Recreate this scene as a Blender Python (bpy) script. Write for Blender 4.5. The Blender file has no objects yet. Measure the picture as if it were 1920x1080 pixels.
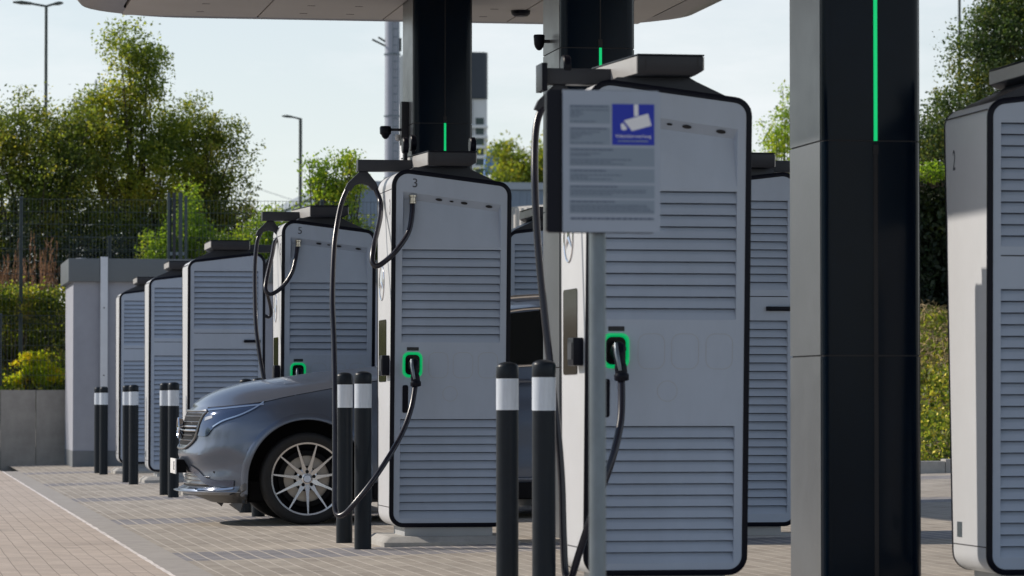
import bpy, bmesh, math, random
import numpy as np
from mathutils import Vector, Matrix, Quaternion
PI=math.pi
sc=bpy.context.scene
COL=sc.collection
random.seed(7); rng=np.random.default_rng(11)

# ------------------------------------------------------------------ camera, sky, sun, exposure
F_PX=6800.0
cd=bpy.data.cameras.new('camera'); cam=bpy.data.objects.new('camera',cd); COL.objects.link(cam)
yaw=math.atan(1170/F_PX); pit=math.atan(212/F_PX)
cam.location=(0,0,.97)
cam.rotation_euler=(PI/2+pit,0,-yaw)
cd.sensor_width=36; cd.lens=36*F_PX/1920
cd.clip_end=3000; cd.clip_start=.1
cd.dof.use_dof=True; cd.dof.focus_distance=25.5; cd.dof.aperture_fstop=6.5
sc.camera=cam
w=bpy.data.worlds.new("World"); sc.world=w; w.use_nodes=True
SUN_DIR=Vector((-1,.6,.75)).normalized()          # towards the sun: left of the photo and a little behind it
el=math.asin(SUN_DIR.z); az=math.atan2(SUN_DIR.x,SUN_DIR.y)
nt=w.node_tree; nt.nodes.clear()
sky=nt.nodes.new('ShaderNodeTexSky'); sky.sky_type='NISHITA'; sky.sun_disc=False
sky.sun_elevation=el; sky.sun_rotation=az; sky.air_density=1.0; sky.dust_density=.1; sky.ozone_density=1.1
bg=nt.nodes.new('ShaderNodeBackground'); bg.inputs['Strength'].default_value=.11
out=nt.nodes.new('ShaderNodeOutputWorld')
tc=nt.nodes.new('ShaderNodeTexCoord'); mp=nt.nodes.new('ShaderNodeMapping'); mp.inputs['Scale'].default_value=(1.2,1.2,5)
nz=nt.nodes.new('ShaderNodeTexNoise'); nz.inputs['Scale'].default_value=6; nz.inputs['Detail'].default_value=7; nz.inputs['Roughness'].default_value=.62
cr=nt.nodes.new('ShaderNodeValToRGB'); cr.color_ramp.elements[0].position=.42; cr.color_ramp.elements[1].position=.75
cr.color_ramp.elements[0].color=(.58,.58,.58,1); cr.color_ramp.elements[1].color=(1,1,1,1)
mx=nt.nodes.new('ShaderNodeMixRGB'); mx.inputs[2].default_value=(8.6,8.85,9.1,1)
L=nt.links.new
L(tc.outputs['Generated'],mp.inputs[0]); L(mp.outputs[0],nz.inputs['Vector']); L(nz.outputs[0],cr.inputs[0])
sx=nt.nodes.new('ShaderNodeSeparateXYZ'); L(tc.outputs['Generated'],sx.inputs[0])
hz=nt.nodes.new('ShaderNodeMapRange'); hz.interpolation_type='SMOOTHSTEP'; hz.inputs[1].default_value=.0; hz.inputs[2].default_value=.5; hz.inputs[3].default_value=1.0; hz.inputs[4].default_value=.12; L(sx.outputs['Z'],hz.inputs[0])
hm=nt.nodes.new('ShaderNodeMath'); hm.operation='MULTIPLY'; L(cr.outputs[0],hm.inputs[0]); L(hz.outputs[0],hm.inputs[1]); L(hm.outputs[0],mx.inputs[0]); L(sky.outputs[0],mx.inputs[1]); L(mx.outputs[0],bg.inputs[0]); L(bg.outputs[0],out.inputs[0])
sd=bpy.data.lights.new('sun','SUN'); sd.energy=4.05; sd.angle=math.radians(.53); sd.color=(1,.91,.80)
so=bpy.data.objects.new('sun',sd); COL.objects.link(so); so.rotation_euler=SUN_DIR.to_track_quat('Z','Y').to_euler(); so.location=(-20,12,15)
sc.view_settings.view_transform='Standard'; sc.view_settings.look='None'; sc.view_settings.gamma=1
sc.view_settings.exposure=0.0

# ------------------------------------------------------------------ materials
def srgb(r,g,b):
    f=lambda c:((c/255+.055)/1.055)**2.4 if c>10 else c/255/12.92
    return (f(r),f(g),f(b),1)
def mat(name,col,rough=.5,metal=0,var=0,vscale=8,bump=0,bscale=60,coat=0,emit=None,es=1,spec=None,stretch=None,rvar=0):
    m=bpy.data.materials.new(name); m.use_nodes=True; n=m.node_tree; b=n.nodes['Principled BSDF']
    c=(*col[:3],1); b.inputs['Base Color'].default_value=c; b.inputs['Roughness'].default_value=rough; b.inputs['Metallic'].default_value=metal
    if coat: b.inputs['Coat Weight'].default_value=coat; b.inputs['Coat Roughness'].default_value=.05
    if spec is not None: b.inputs['Specular IOR Level'].default_value=spec
    if emit: b.inputs['Emission Color'].default_value=(*emit[:3],1); b.inputs['Emission Strength'].default_value=es
    if var or bump or rvar:
        t=n.nodes.new('ShaderNodeTexCoord'); mpp=n.nodes.new('ShaderNodeMapping'); n.links.new(t.outputs['Object'],mpp.inputs[0])
        if stretch: mpp.inputs['Scale'].default_value=stretch
        if var or rvar:
            x=n.nodes.new('ShaderNodeTexNoise'); x.inputs['Scale'].default_value=vscale; x.inputs['Detail'].default_value=6; x.inputs['Roughness'].default_value=.65
            n.links.new(mpp.outputs[0],x.inputs['Vector'])
            r=n.nodes.new('ShaderNodeMapRange'); r.inputs[1].default_value=.3; r.inputs[2].default_value=.7; r.inputs[3].default_value=1-var; r.inputs[4].default_value=1+var
            n.links.new(x.outputs[0],r.inputs[0])
            v=n.nodes.new('ShaderNodeVectorMath'); v.operation='SCALE'; v.inputs[0].default_value=c[:3]; n.links.new(r.outputs[0],v.inputs['Scale'])
            if var: n.links.new(v.outputs[0],b.inputs['Base Color'])
            if rvar:
                r2=n.nodes.new('ShaderNodeMapRange'); r2.inputs[1].default_value=.3; r2.inputs[2].default_value=.7; r2.inputs[3].default_value=max(.02,rough-rvar); r2.inputs[4].default_value=rough+rvar
                n.links.new(x.outputs[0],r2.inputs[0]); n.links.new(r2.outputs[0],b.inputs['Roughness'])
        if bump:
            y=n.nodes.new('ShaderNodeTexNoise'); y.inputs['Scale'].default_value=bscale; y.inputs['Detail'].default_value=4; n.links.new(mpp.outputs[0],y.inputs['Vector'])
            bb=n.nodes.new('ShaderNodeBump'); bb.inputs['Strength'].default_value=bump; bb.inputs['Distance'].default_value=.01
            n.links.new(y.outputs[0],bb.inputs['Height']); n.links.new(bb.outputs[0],b.inputs['Normal'])
    return m
M={}
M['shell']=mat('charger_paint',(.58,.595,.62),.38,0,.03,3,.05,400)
M['panel']=mat('charger_paint_shade_tint',(.39,.455,.56),.42,0,.06,2.2,.08,350,stretch=(1.5,1,.5),rvar=.06)  # same paint as the shell, with the broad sides' cool shade mixed into its colour
M['trim']=mat('charger_trim_black',(.005,.006,.013),.35,spec=.15)
M['dark']=mat('dark_powder_coat',(.018,.021,.031),.45,0,.08,5)
M['cheek']=mat('cheek_grey',(.46,.45,.44),.4,.2,.04,5)
M['hole']=mat('cable_gland_rubber',(.018,.018,.022),.7)
M['seam']=mat('panel_gap',(.03,.03,.035),.8)
M['line']=mat('cover_outline',(.36,.365,.38),.6)
M['cable']=mat('cable_rubber',(.014,.014,.024),.27,0,.1,20)
M['brass']=mat('nickel_brass_gland',(.55,.5,.42),.3,1)
M['led']=mat('green_led',(.0,.45,.18),.4,0,emit=(.0,.62,.17),es=.75)
M['ledring']=mat('green_led_ring',(.0,.35,.14),.35,0,emit=(.0,.5,.13),es=.55)
M['glass']=mat('display_glass',(.010,.009,.011),.10,0,spec=.22)
M['digit']=mat('printed_digit',(.06,.065,.085),.6)
M['white']=mat('white_print',(.8,.8,.82),.5)
M['chrome']=mat('chrome',(.72,.73,.76),.12,1)
M['conc']=mat('light_concrete',(.40,.385,.36),.85,0,.14,9,.25,60)
M['ped']=mat('pedestal_grey',(.38,.39,.40),.6,0,.05,6)
M['boll']=mat('bollard_anthracite',(.009,.014,.021),.4,0,.12,12,.05,200,rvar=.08,spec=.22)
M['band']=mat('reflective_band',(.62,.68,.76),.35,0,.08,60,.1,300,stretch=(1,1,.15))
M['colf']=mat('column_front_gloss',(.001,.006,.015),.16,0,.15,3,spec=.13)
M['cols']=mat('column_side_satin',(.112,.122,.135),.33,.15,.10,2.5,.06,120,rvar=.06)
M['soffit']=mat('soffit_panel',(.40,.385,.375),.5,.0,.05,1.5)
M['rim']=mat('canopy_rim_metal',(.24,.235,.26),.35,.3,.06,2)
M['galv']=mat('galvanised_steel',(.17,.205,.235),.40,.6,.2,14,.08,90,stretch=(1,1,.35))
M['steel']=mat('pole_paint',(.07,.085,.08),.5,.2)
M['signw']=mat('sign_white',(.33,.38,.46),.45,0,.03,12)
M['signb']=mat('sign_blue',(.002,.02,.40),.45)
M['signt']=mat('sign_text_grey',(.10,.13,.19),.6)
M['signf']=mat('sign_field_grey',(.23,.285,.35),.55)
M['render']=mat('wall_render',(.34,.355,.405),.9,0,.06,4,.35,180)
M['fascia']=mat('fascia_grey',(.13,.15,.165),.5,0,.05,2)
M['plast']=mat('building_socle',(.16,.175,.19),.8,0,.1,5)
M['down']=mat('white_metal_strip',(.66,.69,.74),.4,.1,.05,4)
M['rwall']=mat('precast_concrete',(.36,.34,.31),.88,0,.16,3.5,.3,50)
M['fence']=mat('fence_green_grey',(.05,.07,.075),.5)
M['bark']=mat('bark',(.07,.055,.042),.9,0,.3,12,.5,30)

# ------------------------------------------------------------------ helpers
class MB:
    def __init__(s): s.v=[]; s.f=[]
    def add(s,vs,fs):
        o=len(s.v); s.v+= [tuple(p) for p in vs]; s.f+=[tuple(i+o for i in f) for f in fs]; return s
    def box(s,x0,x1,y0,y1,z0,z1):
        return s.add([(x0,y0,z0),(x1,y0,z0),(x1,y1,z0),(x0,y1,z0),(x0,y0,z1),(x1,y0,z1),(x1,y1,z1),(x0,y1,z1)],
            [(0,3,2,1),(4,5,6,7),(0,1,5,4),(1,2,6,5),(2,3,7,6),(3,0,4,7)])
    def loft(s,rings,cap=True,close=True):
        n=len(rings[0]); vs=[p for r in rings for p in r]; fs=[]
        for k in range(len(rings)-1):
            for i in range(n if close else n-1):
                j=(i+1)%n; fs.append((k*n+i,k*n+j,(k+1)*n+j,(k+1)*n+i))
        if cap: fs.append(tuple(range(n-1,-1,-1))); fs.append(tuple((len(rings)-1)*n+i for i in range(n)))
        return s.add(vs,fs)
    def tube(s,path,r,seg=10,cap=True):
        P=[Vector(p) for p in path]; n=len(P); R=r if isinstance(r,(list,tuple)) else [r]*n
        t=(P[1]-P[0]).normalized(); a=t.orthogonal().normalized(); rings=[]
        for k in range(n):
            tt=(P[min(k+1,n-1)]-P[max(k-1,0)])
            tt=tt.normalized() if tt.length>1e-9 else t
            q=t.rotation_difference(tt); a=(q@a); a=(a-tt*a.dot(tt)).normalized(); t=tt; b=t.cross(a)
            rings.append([tuple(P[k]+(a*math.cos(2*PI*i/seg)+b*math.sin(2*PI*i/seg))*R[k]) for i in range(seg)])
        return s.loft(rings,cap)
    def lathe(s,prof,c=(0,0,0),axis='z',seg=32,cap=False):
        rings=[]
        for r,h in prof:
            ring=[]
            for i in range(seg):
                a=2*PI*i/seg; x,y=r*math.cos(a),r*math.sin(a)
                p={'z':(x,y,h),'y':(x,h,y),'x':(h,x,y)}[axis]
                ring.append((c[0]+p[0],c[1]+p[1],c[2]+p[2]))
            rings.append(ring)
        return s.loft(rings,cap)
    def prism(s,poly,fn0,fn1):       # poly in 2-D, fn(p)->3-D for either end
        return s.loft([[fn0(p) for p in poly],[fn1(p) for p in poly]])
    def build(s,name,m,parent=None,smooth=False,ang=35,bevel=0,loc=None,fix=True):
        me=bpy.data.meshes.new(name); me.from_pydata(s.v,[],s.f)
        bm=bmesh.new(); bm.from_mesh(me)
        if fix: bmesh.ops.recalc_face_normals(bm,faces=bm.faces)
        if bevel:
            es=[e for e in bm.edges if len(e.link_faces)==2 and e.calc_face_angle(0)>math.radians(35)]
            bmesh.ops.bevel(bm,geom=es,offset=bevel,segments=2,profile=.7,affect='EDGES',clamp_overlap=True)
        bm.to_mesh(me); bm.free()
        if smooth or bevel:
            me.shade_smooth(); me.set_sharp_from_angle(angle=math.radians(ang))
        me.materials.append(m)
        o=bpy.data.objects.new(name,me); COL.objects.link(o)
        if parent: o.parent=parent
        if loc: o.location=loc
        return o
def tag(o,label=None,cat=None,group=None,kind=None):
    if label: o['label']=label
    if cat: o['category']=cat
    if group: o['group']=group
    if kind: o['kind']=kind
    return o
def empty(name,loc,rz=0):
    o=bpy.data.objects.new(name,None); COL.objects.link(o); o.location=loc; o.rotation_euler=(0,0,rz); o.empty_display_size=.2; return o
def copy_tree(o,parent=None):
    kids=list(o.children)
    c=o.copy(); COL.objects.link(c)
    if parent: c.parent=parent
    for ch in kids: copy_tree(ch,c)
    return c
def smoothpath(P,n=8):
    P=[Vector(p) for p in P]; out=[]
    for i in range(len(P)-1):
        p0=P[max(i-1,0)];p1=P[i];p2=P[i+1];p3=P[min(i+2,len(P)-1)]
        for k in range(n):
            t=k/n; out.append(.5*((2*p1)+(p2-p0)*t+(2*p0-5*p1+4*p2-p3)*t*t+(3*p1-p0-3*p2+p3)*t**3))
    out.append(P[-1]); return out
def offset_poly(c,d):                # convex CCW polygon, inset d
    n=len(c); lines=[]
    for i in range(n):
        a=Vector(c[i]); b=Vector(c[(i+1)%n]); t=(b-a).normalized(); nn=Vector((-t.y,t.x)); lines.append((a+nn*d,t))
    out=[]
    for i in range(n):
        p,t=lines[i-1]; q,u=lines[i]; den=t.x*u.y-t.y*u.x; k=((q.x-p.x)*u.y-(q.y-p.y)*u.x)/den; out.append(tuple(p+t*k))
    return out
def round_poly(c,rad,n=7):
    out=[]; m=len(c)
    for i in range(m):
        p=Vector(c[i]); a=(Vector(c[i-1])-p).normalized(); b=(Vector(c[(i+1)%m])-p).normalized()
        r=rad[i] if isinstance(rad,(list,tuple)) else rad
        th=a.angle(b); d=r/math.tan(th/2); ctr=p+(a+b).normalized()*(r/math.sin(th/2))
        s=p+a*d-ctr; e=p+b*d-ctr; a0=math.atan2(s.y,s.x); a1=math.atan2(e.y,e.x); da=(a1-a0+PI)%(2*PI)-PI
        for k in range(n+1): t=a0+da*k/n; out.append((ctr.x+r*math.cos(t),ctr.y+r*math.sin(t)))
    return out
def fill2d(outer,holes=()):
    cu=bpy.data.curves.new('f','CURVE'); cu.dimensions='2D'; cu.fill_mode='BOTH'
    for loop in [outer,*holes]:
        sp=cu.splines.new('POLY'); sp.points.add(len(loop)-1); sp.use_cyclic_u=True
        for i,p in enumerate(loop): sp.points[i].co=(p[0],p[1],0,1)
    o=bpy.data.objects.new('f',cu); COL.objects.link(o); dg=bpy.context.evaluated_depsgraph_get(); dg.update()
    me=bpy.data.meshes.new_from_object(o.evaluated_get(dg)); vs=[tuple(v.co) for v in me.vertices]; fs=[tuple(p.vertices) for p in me.polygons]
    bpy.data.objects.remove(o); bpy.data.curves.remove(cu); bpy.data.meshes.remove(me)
    return vs,fs
def text_mesh(txt,size,fn,name,m,parent,ext=.0006,align='CENTER',sx=1):
    cu=bpy.data.curves.new('t','FONT'); cu.body=txt; cu.size=size; cu.extrude=ext; cu.align_x=align; cu.align_y='CENTER'; cu.resolution_u=4
    o=bpy.data.objects.new('t',cu); COL.objects.link(o); dg=bpy.context.evaluated_depsgraph_get(); dg.update()
    me=bpy.data.meshes.new_from_object(o.evaluated_get(dg))
    b=MB(); b.add([fn(v.co.x*sx,v.co.y,v.co.z) for v in me.vertices],[tuple(p.vertices) for p in me.polygons])
    bpy.data.objects.remove(o); bpy.data.curves.remove(cu); bpy.data.meshes.remove(me)
    return b.build(name,m,parent,fix=False)

# ------------------------------------------------------------------ ground
GS=.022
def gz(x): return GS*(x-3.0) if x>1.62 else -.0304+.008*(1.62-x)
def paver_mat(name,c1,c2,mortar,ms,rowh,bw,dark_bands,noise=.12):
    m=bpy.data.materials.new(name); m.use_nodes=True; n=m.node_tree; b=n.nodes['Principled BSDF']; K=n.links.new
    g=n.nodes.new('ShaderNodeNewGeometry'); sp=n.nodes.new('ShaderNodeSeparateXYZ'); K(g.outputs['Position'],sp.inputs[0])
    # slight waviness so the courses are not ruler straight
    wn=n.nodes.new('ShaderNodeTexNoise'); wn.inputs['Scale'].default_value=.9; K(g.outputs['Position'],wn.inputs['Vector'])
    wr=n.nodes.new('ShaderNodeMapRange'); wr.inputs[3].default_value=-.010; wr.inputs[4].default_value=.010; K(wn.outputs[0],wr.inputs[0])
    ad=n.nodes.new('ShaderNodeMath'); ad.operation='ADD'; K(sp.outputs['X'],ad.inputs[0]); K(wr.outputs[0],ad.inputs[1])
    cb=n.nodes.new('ShaderNodeCombineXYZ'); K(sp.outputs['Y'],cb.inputs[0]); K(ad.outputs[0],cb.inputs[1])
    br=n.nodes.new('ShaderNodeTexBrick'); K(cb.outputs[0],br.inputs['Vector'])
    br.inputs['Scale'].default_value=1; br.inputs['Brick Width'].default_value=bw; br.inputs['Row Height'].default_value=rowh
    br.inputs['Mortar Size'].default_value=ms; br.inputs['Mortar Smooth'].default_value=.3; br.inputs['Bias'].default_value=0
    br.inputs['Color1'].default_value=(*c1,1); br.inputs['Color2'].default_value=(*c2,1); br.inputs['Mortar'].default_value=(*mortar,1)
    col=br.outputs['Color']
    if dark_bands:
        # courses of darker pavers across the bays
        s1=n.nodes.new('ShaderNodeMath'); s1.operation='SUBTRACT'; s1.inputs[1].default_value=dark_bands[0]; K(sp.outputs['Y'],s1.inputs[0])
        md=n.nodes.new('ShaderNodeMath'); md.operation='MODULO'; md.inputs[1].default_value=dark_bands[1]
        a2=n.nodes.new('ShaderNodeMath'); a2.operation='ADD'; a2.inputs[1].default_value=dark_bands[1]*20; K(s1.outputs[0],a2.inputs[0]); K(a2.outputs[0],md.inputs[0])
        lt=n.nodes.new('ShaderNodeMath'); lt.operation='LESS_THAN'; lt.inputs[1].default_value=dark_bands[2]; K(md.outputs[0],lt.inputs[0])
        b2=n.nodes.new('ShaderNodeTexBrick'); K(cb.outputs[0],b2.inputs['Vector'])
        for k in ('Scale','Brick Width','Row Height','Mortar Size','Mortar Smooth'): b2.inputs[k].default_value=br.inputs[k].default_value
        b2.inputs['Color1'].default_value=(.19,.183,.195,1); b2.inputs['Color2'].default_value=(.245,.233,.24,1); b2.inputs['Mortar'].default_value=(*mortar,1)
        mm=n.nodes.new('ShaderNodeMixRGB'); K(lt.outputs[0],mm.inputs[0]); K(col,mm.inputs[1]); K(b2.outputs['Color'],mm.inputs[2]); col=mm.outputs[0]
    for sca,amt in ((.8,noise),(7,noise),(60,noise*.9)):
        x=n.nodes.new('ShaderNodeTexNoise'); x.inputs['Scale'].default_value=sca; x.inputs['Detail'].default_value=5; K(g.outputs['Position'],x.inputs['Vector'])
        r=n.nodes.new('ShaderNodeMapRange'); r.inputs[1].default_value=.3; r.inputs[2].default_value=.7; r.inputs[3].default_value=1-amt; r.inputs[4].default_value=1+amt; K(x.outputs[0],r.inputs[0])
        v=n.nodes.new('ShaderNodeVectorMath'); v.operation='SCALE'; K(col,v.inputs[0]); K(r.outputs[0],v.inputs['Scale']); col=v.outputs[0]
    st=n.nodes.new('ShaderNodeTexNoise'); st.inputs['Scale'].default_value=.55; st.inputs['Detail'].default_value=8; st.inputs['Roughness'].default_value=.7; K(g.outputs['Position'],st.inputs['Vector'])
    sr=n.nodes.new('ShaderNodeMapRange'); sr.inputs[1].default_value=.56; sr.inputs[2].default_value=.66; sr.inputs[3].default_value=1.0; sr.inputs[4].default_value=.80; K(st.outputs[0],sr.inputs[0])
    v=n.nodes.new('ShaderNodeVectorMath'); v.operation='SCALE'; K(col,v.inputs[0]); K(sr.outputs[0],v.inputs['Scale']); col=v.outputs[0]
    K(col,b.inputs['Base Color']); b.inputs['Roughness'].default_value=.85
    bp=n.nodes.new('ShaderNodeBump'); bp.inputs['Strength'].default_value=.45; bp.inputs['Distance'].default_value=.006; bp.invert=True
    K(br.outputs['Fac'],bp.inputs['Height']); K(bp.outputs[0],b.inputs['Normal'])
    return m
def sheet(name,x0,x1,y0,y1,dz,m,nx=1,ny=1):
    b=MB(); b.add([(x0,y0,gz(x0)+dz),(x1,y0,gz(x1 if x1!=1.62 else 1.619)+dz),(x1,y1,gz(x1 if x1!=1.62 else 1.619)+dz),(x0,y1,gz(x0)+dz)],[(0,1,2,3)])
    return tag(b.build(name,m),kind='structure')
M['ground']=mat('far_ground',(.13,.13,.09),.95,0,.3,.15,.3,2)
b=MB(); b.add([(-1500,-300,-.9),(1500,-300,-.9),(1500,2500,-.9),(-1500,2500,-.9)],[(0,1,2,3)]); tag(b.build('ground',M['ground']),kind='structure')
M['pavR']=paver_mat('bay_pavers',(.31,.27,.225),(.39,.345,.29),(.50,.45,.39),.0075,.105,.42,(22.62,6.72,1.25))
M['pavL']=paver_mat('drive_pavers',(.47,.39,.325),(.53,.445,.375),(.30,.245,.2),.0035,.108,.215,None,.07)
M['pavS']=mat('kerb_strip',(.36,.33,.30),.85,0,.12,6,.2,60)
M['gut']=mat('gutter_sand_joint',(.74,.68,.64),.9,0,.2,14,.3,30,stretch=(1,.3,1))
b=MB(); b.add([(1.84,3,gz(1.84)),(30,3,gz(30)),(30,120,gz(30)),(1.84,120,gz(1.84))],[(0,1,2,3)]); tag(b.build('parking_paving',M['pavR']),kind='structure')
b=MB(); b.add([(-30,3,gz(-30)),(1.6,3,gz(1.6)),(1.6,56.45,gz(1.6)),(-30,56.45,gz(-30))],[(0,1,2,3)]); tag(b.build('driveway',M['pavL']),kind='structure')
b=MB(); b.add([(1.6,3,gz(1.6)),(1.84,3,gz(1.84)),(1.84,52,gz(1.84)),(1.6,52,gz(1.6)),(1.6,3,-.2),(1.84,3,-.2),(1.84,52,-.2),(1.6,52,-.2)],[(0,1,2,3),(0,3,7,4),(1,5,6,2)]); tag(b.build('kerb_strip',M['pavS']),kind='structure')
b=MB(); N=240; vs=[];fs=[]
for i in range(N+1):
    y=14+38*i/N; wl=.012+.008*random.random(); xx=1.607+.004*random.random()
    vs+=[(xx-wl,y,gz(1.6)+.004),(xx+wl,y,gz(1.6)+.004)]
    if i: fs.append((2*i-2,2*i-1,2*i+1,2*i))
b.add(vs,fs); tag(b.build('gutter_line',M['gut']),kind='structure')

# ------------------------------------------------------------------ charging stations
OUT=[(.02,.133),(.82,.133),(.82,2.419),(.02,2.517)]
RAD=[.092,.092,.09,.105]
pA=lambda z:-(.28+.055*z)          # side with the sockets (local -y)
pB=lambda z:.28+.02*z              # service side
UC=.42
def prof(d,n=7):
    return round_poly(offset_poly(OUT,d),[max(r-d,.01) for r in RAD],n)
def rrect(u0,u1,z0,z1,r,n=4): return round_poly([(u0,z0),(u1,z0),(u1,z1),(u0,z1)],r,n)
def louvres(b,u0,u1,z0,z1,n,pl,sg):
    p=(z0-z1)/n; d=.017
    P=lambda u,z,dep:(u-UC,pl(z)+sg*dep,z)
    for i in range(n):
        zt=z0-i*p; zb=zt-p; e=.001 if i<n-1 else 0
        zm=zt-.0055; dm=.030; dd=.06; zq=zt-.022
        b.add([P(u0,zt,dd),P(u1,zt,dd),P(u1,zm,dm),P(u0,zm,dm),P(u1,zq,.0175),P(u0,zq,.0175),P(u1,zb,e),P(u0,zb,e)],[(0,1,2,3),(3,2,4,5),(5,4,6,7)])
        b.add([P(u0,zt,e if i else 0),P(u1,zt,e if i else 0),P(u1,zt,dd),P(u0,zt,dd)],[(0,1,2,3)])
        for u in (u0,u1): b.add([P(u,zt,0),P(u,zt,dd),P(u,zm,dm),P(u,zq,.0175),P(u,zb,0)],[(0,1,2,3,4)])
def make_charger():
    r=empty('charging_station',(0,0,0))
    # concrete base and pedestal
    b=MB(); b.loft([[(x,y,z) for x,y in round_poly([(-.46+q,-.44+q),(.46-q,-.44+q),(.46-q,.44-q),(-.46+q,.44-q)],.02,2)] for z,q in ((-.12,0),(.035,0),(.07,.045),(.072,.05))]); b.build('concrete_base',M['conc'],r,True)
    b=MB(); b.box(.124-UC,.717-UC,-.27,.25,.07,.14); b.build('pedestal',M['ped'],r,bevel=.004)
    # shell: the wrap-around narrow faces, roof and floor
    o=prof(0,8)
    b=MB(); b.loft([[(u-UC,pA(z)+.004,z) for u,z in o],[(u-UC,pB(z)-.004,z) for u,z in o]],False); b.build('shell',M['shell'],r,True,30)
    for nm,pl,sg in (('trim_frame',pA,1),('trim_frame',pB,-1)):
        oo=prof(-.0025,8); ii=prof(.027,8); b=MB()
        b.loft([[(u-UC,pl(z)+sg*.016,z) for u,z in oo],[(u-UC,pl(z)-sg*.001,z) for u,z in oo],[(u-UC,pl(z)-sg*.004,z) for u,z in prof(.001,8)],
                [(u-UC,pl(z)-sg*.004,z) for u,z in prof(.024,8)],[(u-UC,pl(z)+sg*.002,z) for u,z in ii]],cap=False)
        b.build(nm,M['trim'],r,True,50)
    # socket side panel, with openings for the cable recess and the two louvre fields
    rec=[(.092,1.99),(.752,1.99),(.752,2.277),(.092,2.361)]
    vs,fs=fill2d(prof(.026),[rec,[(.09,1.36),(.753,1.36),(.753,1.977),(.09,1.977)],[(.086,.190),(.753,.190),(.753,.85),(.086,.85)]])
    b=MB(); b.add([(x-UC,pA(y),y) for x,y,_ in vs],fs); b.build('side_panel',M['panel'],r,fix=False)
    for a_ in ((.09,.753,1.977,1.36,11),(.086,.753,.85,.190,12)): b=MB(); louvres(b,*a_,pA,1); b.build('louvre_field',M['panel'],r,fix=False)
    P=lambda u,z,d:(u-UC,pA(z)+d,z)
    b=MB(); D=.045
    b.add([P(.092,2.361,0),P(.752,2.277,0),P(.742,2.232,D),P(.108,2.312,D),P(.752,1.99,0),P(.092,1.99,0)],[(0,1,2,3),(3,2,4,5),(0,3,5),(1,4,2)])
    b.build('cable_recess',M['panel'],r,fix=False)
    for u,w_ in ((.335,.023),(.42,.014),(.505,.023),(.673,.024)):
        b=MB(); z=2.361-(u-.092)*.127; ring=[]
        for a in [2*PI*k/20 for k in range(20)]:
            d_=.018+.010*math.sin(a)*w_/.03; ring.append((u-UC+w_*math.cos(a),pA(z)+d_-.002,z-1.08*d_-.003-.127*w_*math.cos(a)))
        b.add(ring,[tuple(range(20))]); b.build('outlet_hole',M['hole'],r,fix=False)
    outl=[(rrect(u0,u1,1.123,1.294,.045,5),rrect(u0+.0022,u1-.0022,1.1252,1.2918,.043,5)) for u0,u1 in ((.273,.405),(.437,.572),(.606,.739))]
    outl.append(([(.419+.05*math.cos(t),1.018+.05*math.sin(t)) for t in [2*PI*k/28 for k in range(28)]],[(.419+.0478*math.cos(t),1.018+.0478*math.sin(t)) for t in [2*PI*k/28 for k in range(28)]]))
    for a,c in outl:
        b=MB(); b.loft([[(u-UC,pA(z)-.0006,z) for u,z in a],[(u-UC,pA(z)-.0006,z) for u,z in c]],False); b.build('blank_cover_outline',M['line'],r,fix=False)
    # holster with its lit green ring
    b=MB(); rg=lambda d:rrect(.098+d,.232-d,1.126+d,1.296-d,.04-d*.6,6)
    b.loft([[(u-UC,pA(z)+.001,z) for u,z in rg(0)],[(u-UC,pA(z)-.014,z) for u,z in rg(.003)],[(u-UC,pA(z)-.016,z) for u,z in rg(.009)],[(u-UC,pA(z)-.012,z) for u,z in rg(.017)],[(u-UC,pA(z)+.0,z) for u,z in rg(.019)]],False)
    hr=b.build('holster_ring',M['ledring'],r,True,60)
    b=MB(); q=rg(.018); b.add([(u-UC,pA(z)-.0015,z) for u,z in q],[tuple(range(len(q)))]); b.build('holster_inside',M['glass'],hr,fix=False)
    b=MB(); b.prism(rrect(.127,.206,1.305,1.328,.003,2),lambda p:(p[0]-UC,pA(p[1])+.001,p[1]),lambda p:(p[0]-UC,pA(p[1])-.002,p[1])); b.build('label_plate',M['seam'],r)
    b=MB(); b.prism(rrect(.099,.137,.892,1.076,.012,4),lambda p:(p[0]-UC,pA(p[1])+.001,p[1]),lambda p:(p[0]-UC,pA(p[1])-.004,p[1])); b.build('door_grip',M['trim'],r)
    # service side
    vs,fs=fill2d(prof(.026),[[(.09,1.715),(.755,1.715),(.755,2.314),(.09,2.314)],[(.09,.215),(.755,.215),(.755,1.51),(.09,1.51)]])
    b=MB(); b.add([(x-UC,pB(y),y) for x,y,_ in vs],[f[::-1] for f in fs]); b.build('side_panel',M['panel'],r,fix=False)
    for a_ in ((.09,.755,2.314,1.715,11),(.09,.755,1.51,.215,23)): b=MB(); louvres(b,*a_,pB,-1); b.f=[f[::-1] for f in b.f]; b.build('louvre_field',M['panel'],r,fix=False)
    b=MB(); b.box(.09-UC,.755-UC,pB(1.67)-.003,pB(1.67)+.0012,1.668,1.674); b.build('panel_joint',M['seam'],r)
    b=MB(); b.box(.068-UC,.24-UC,pB(1.6)-.004,pB(1.6)+.022,1.574,1.604); b.build('door_handle',M['trim'],r,bevel=.006)
    # narrow user face (x = .02): joints, screen, reader, emblem
    xf=.02-UC
    for z in (2.375,.262):
        for xa,xb in ((xf-.0012,xf+.003),(.82-UC-.003,.82-UC+.0012)): b=MB(); b.box(xa,xb,pA(z)+.018,pB(z)-.018,z,z+.005); b.build('shell_joint',M['seam'],r)
    b=MB(); b.prism(round_poly([(-.13,1.1),(.23,1.1),(.23,1.517),(-.13,1.517)],.02,3),lambda p:(xf+.001,p[0],p[1]),lambda p:(xf-.004,p[0],p[1])); b.build('display_screen',M['glass'],r)
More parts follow.
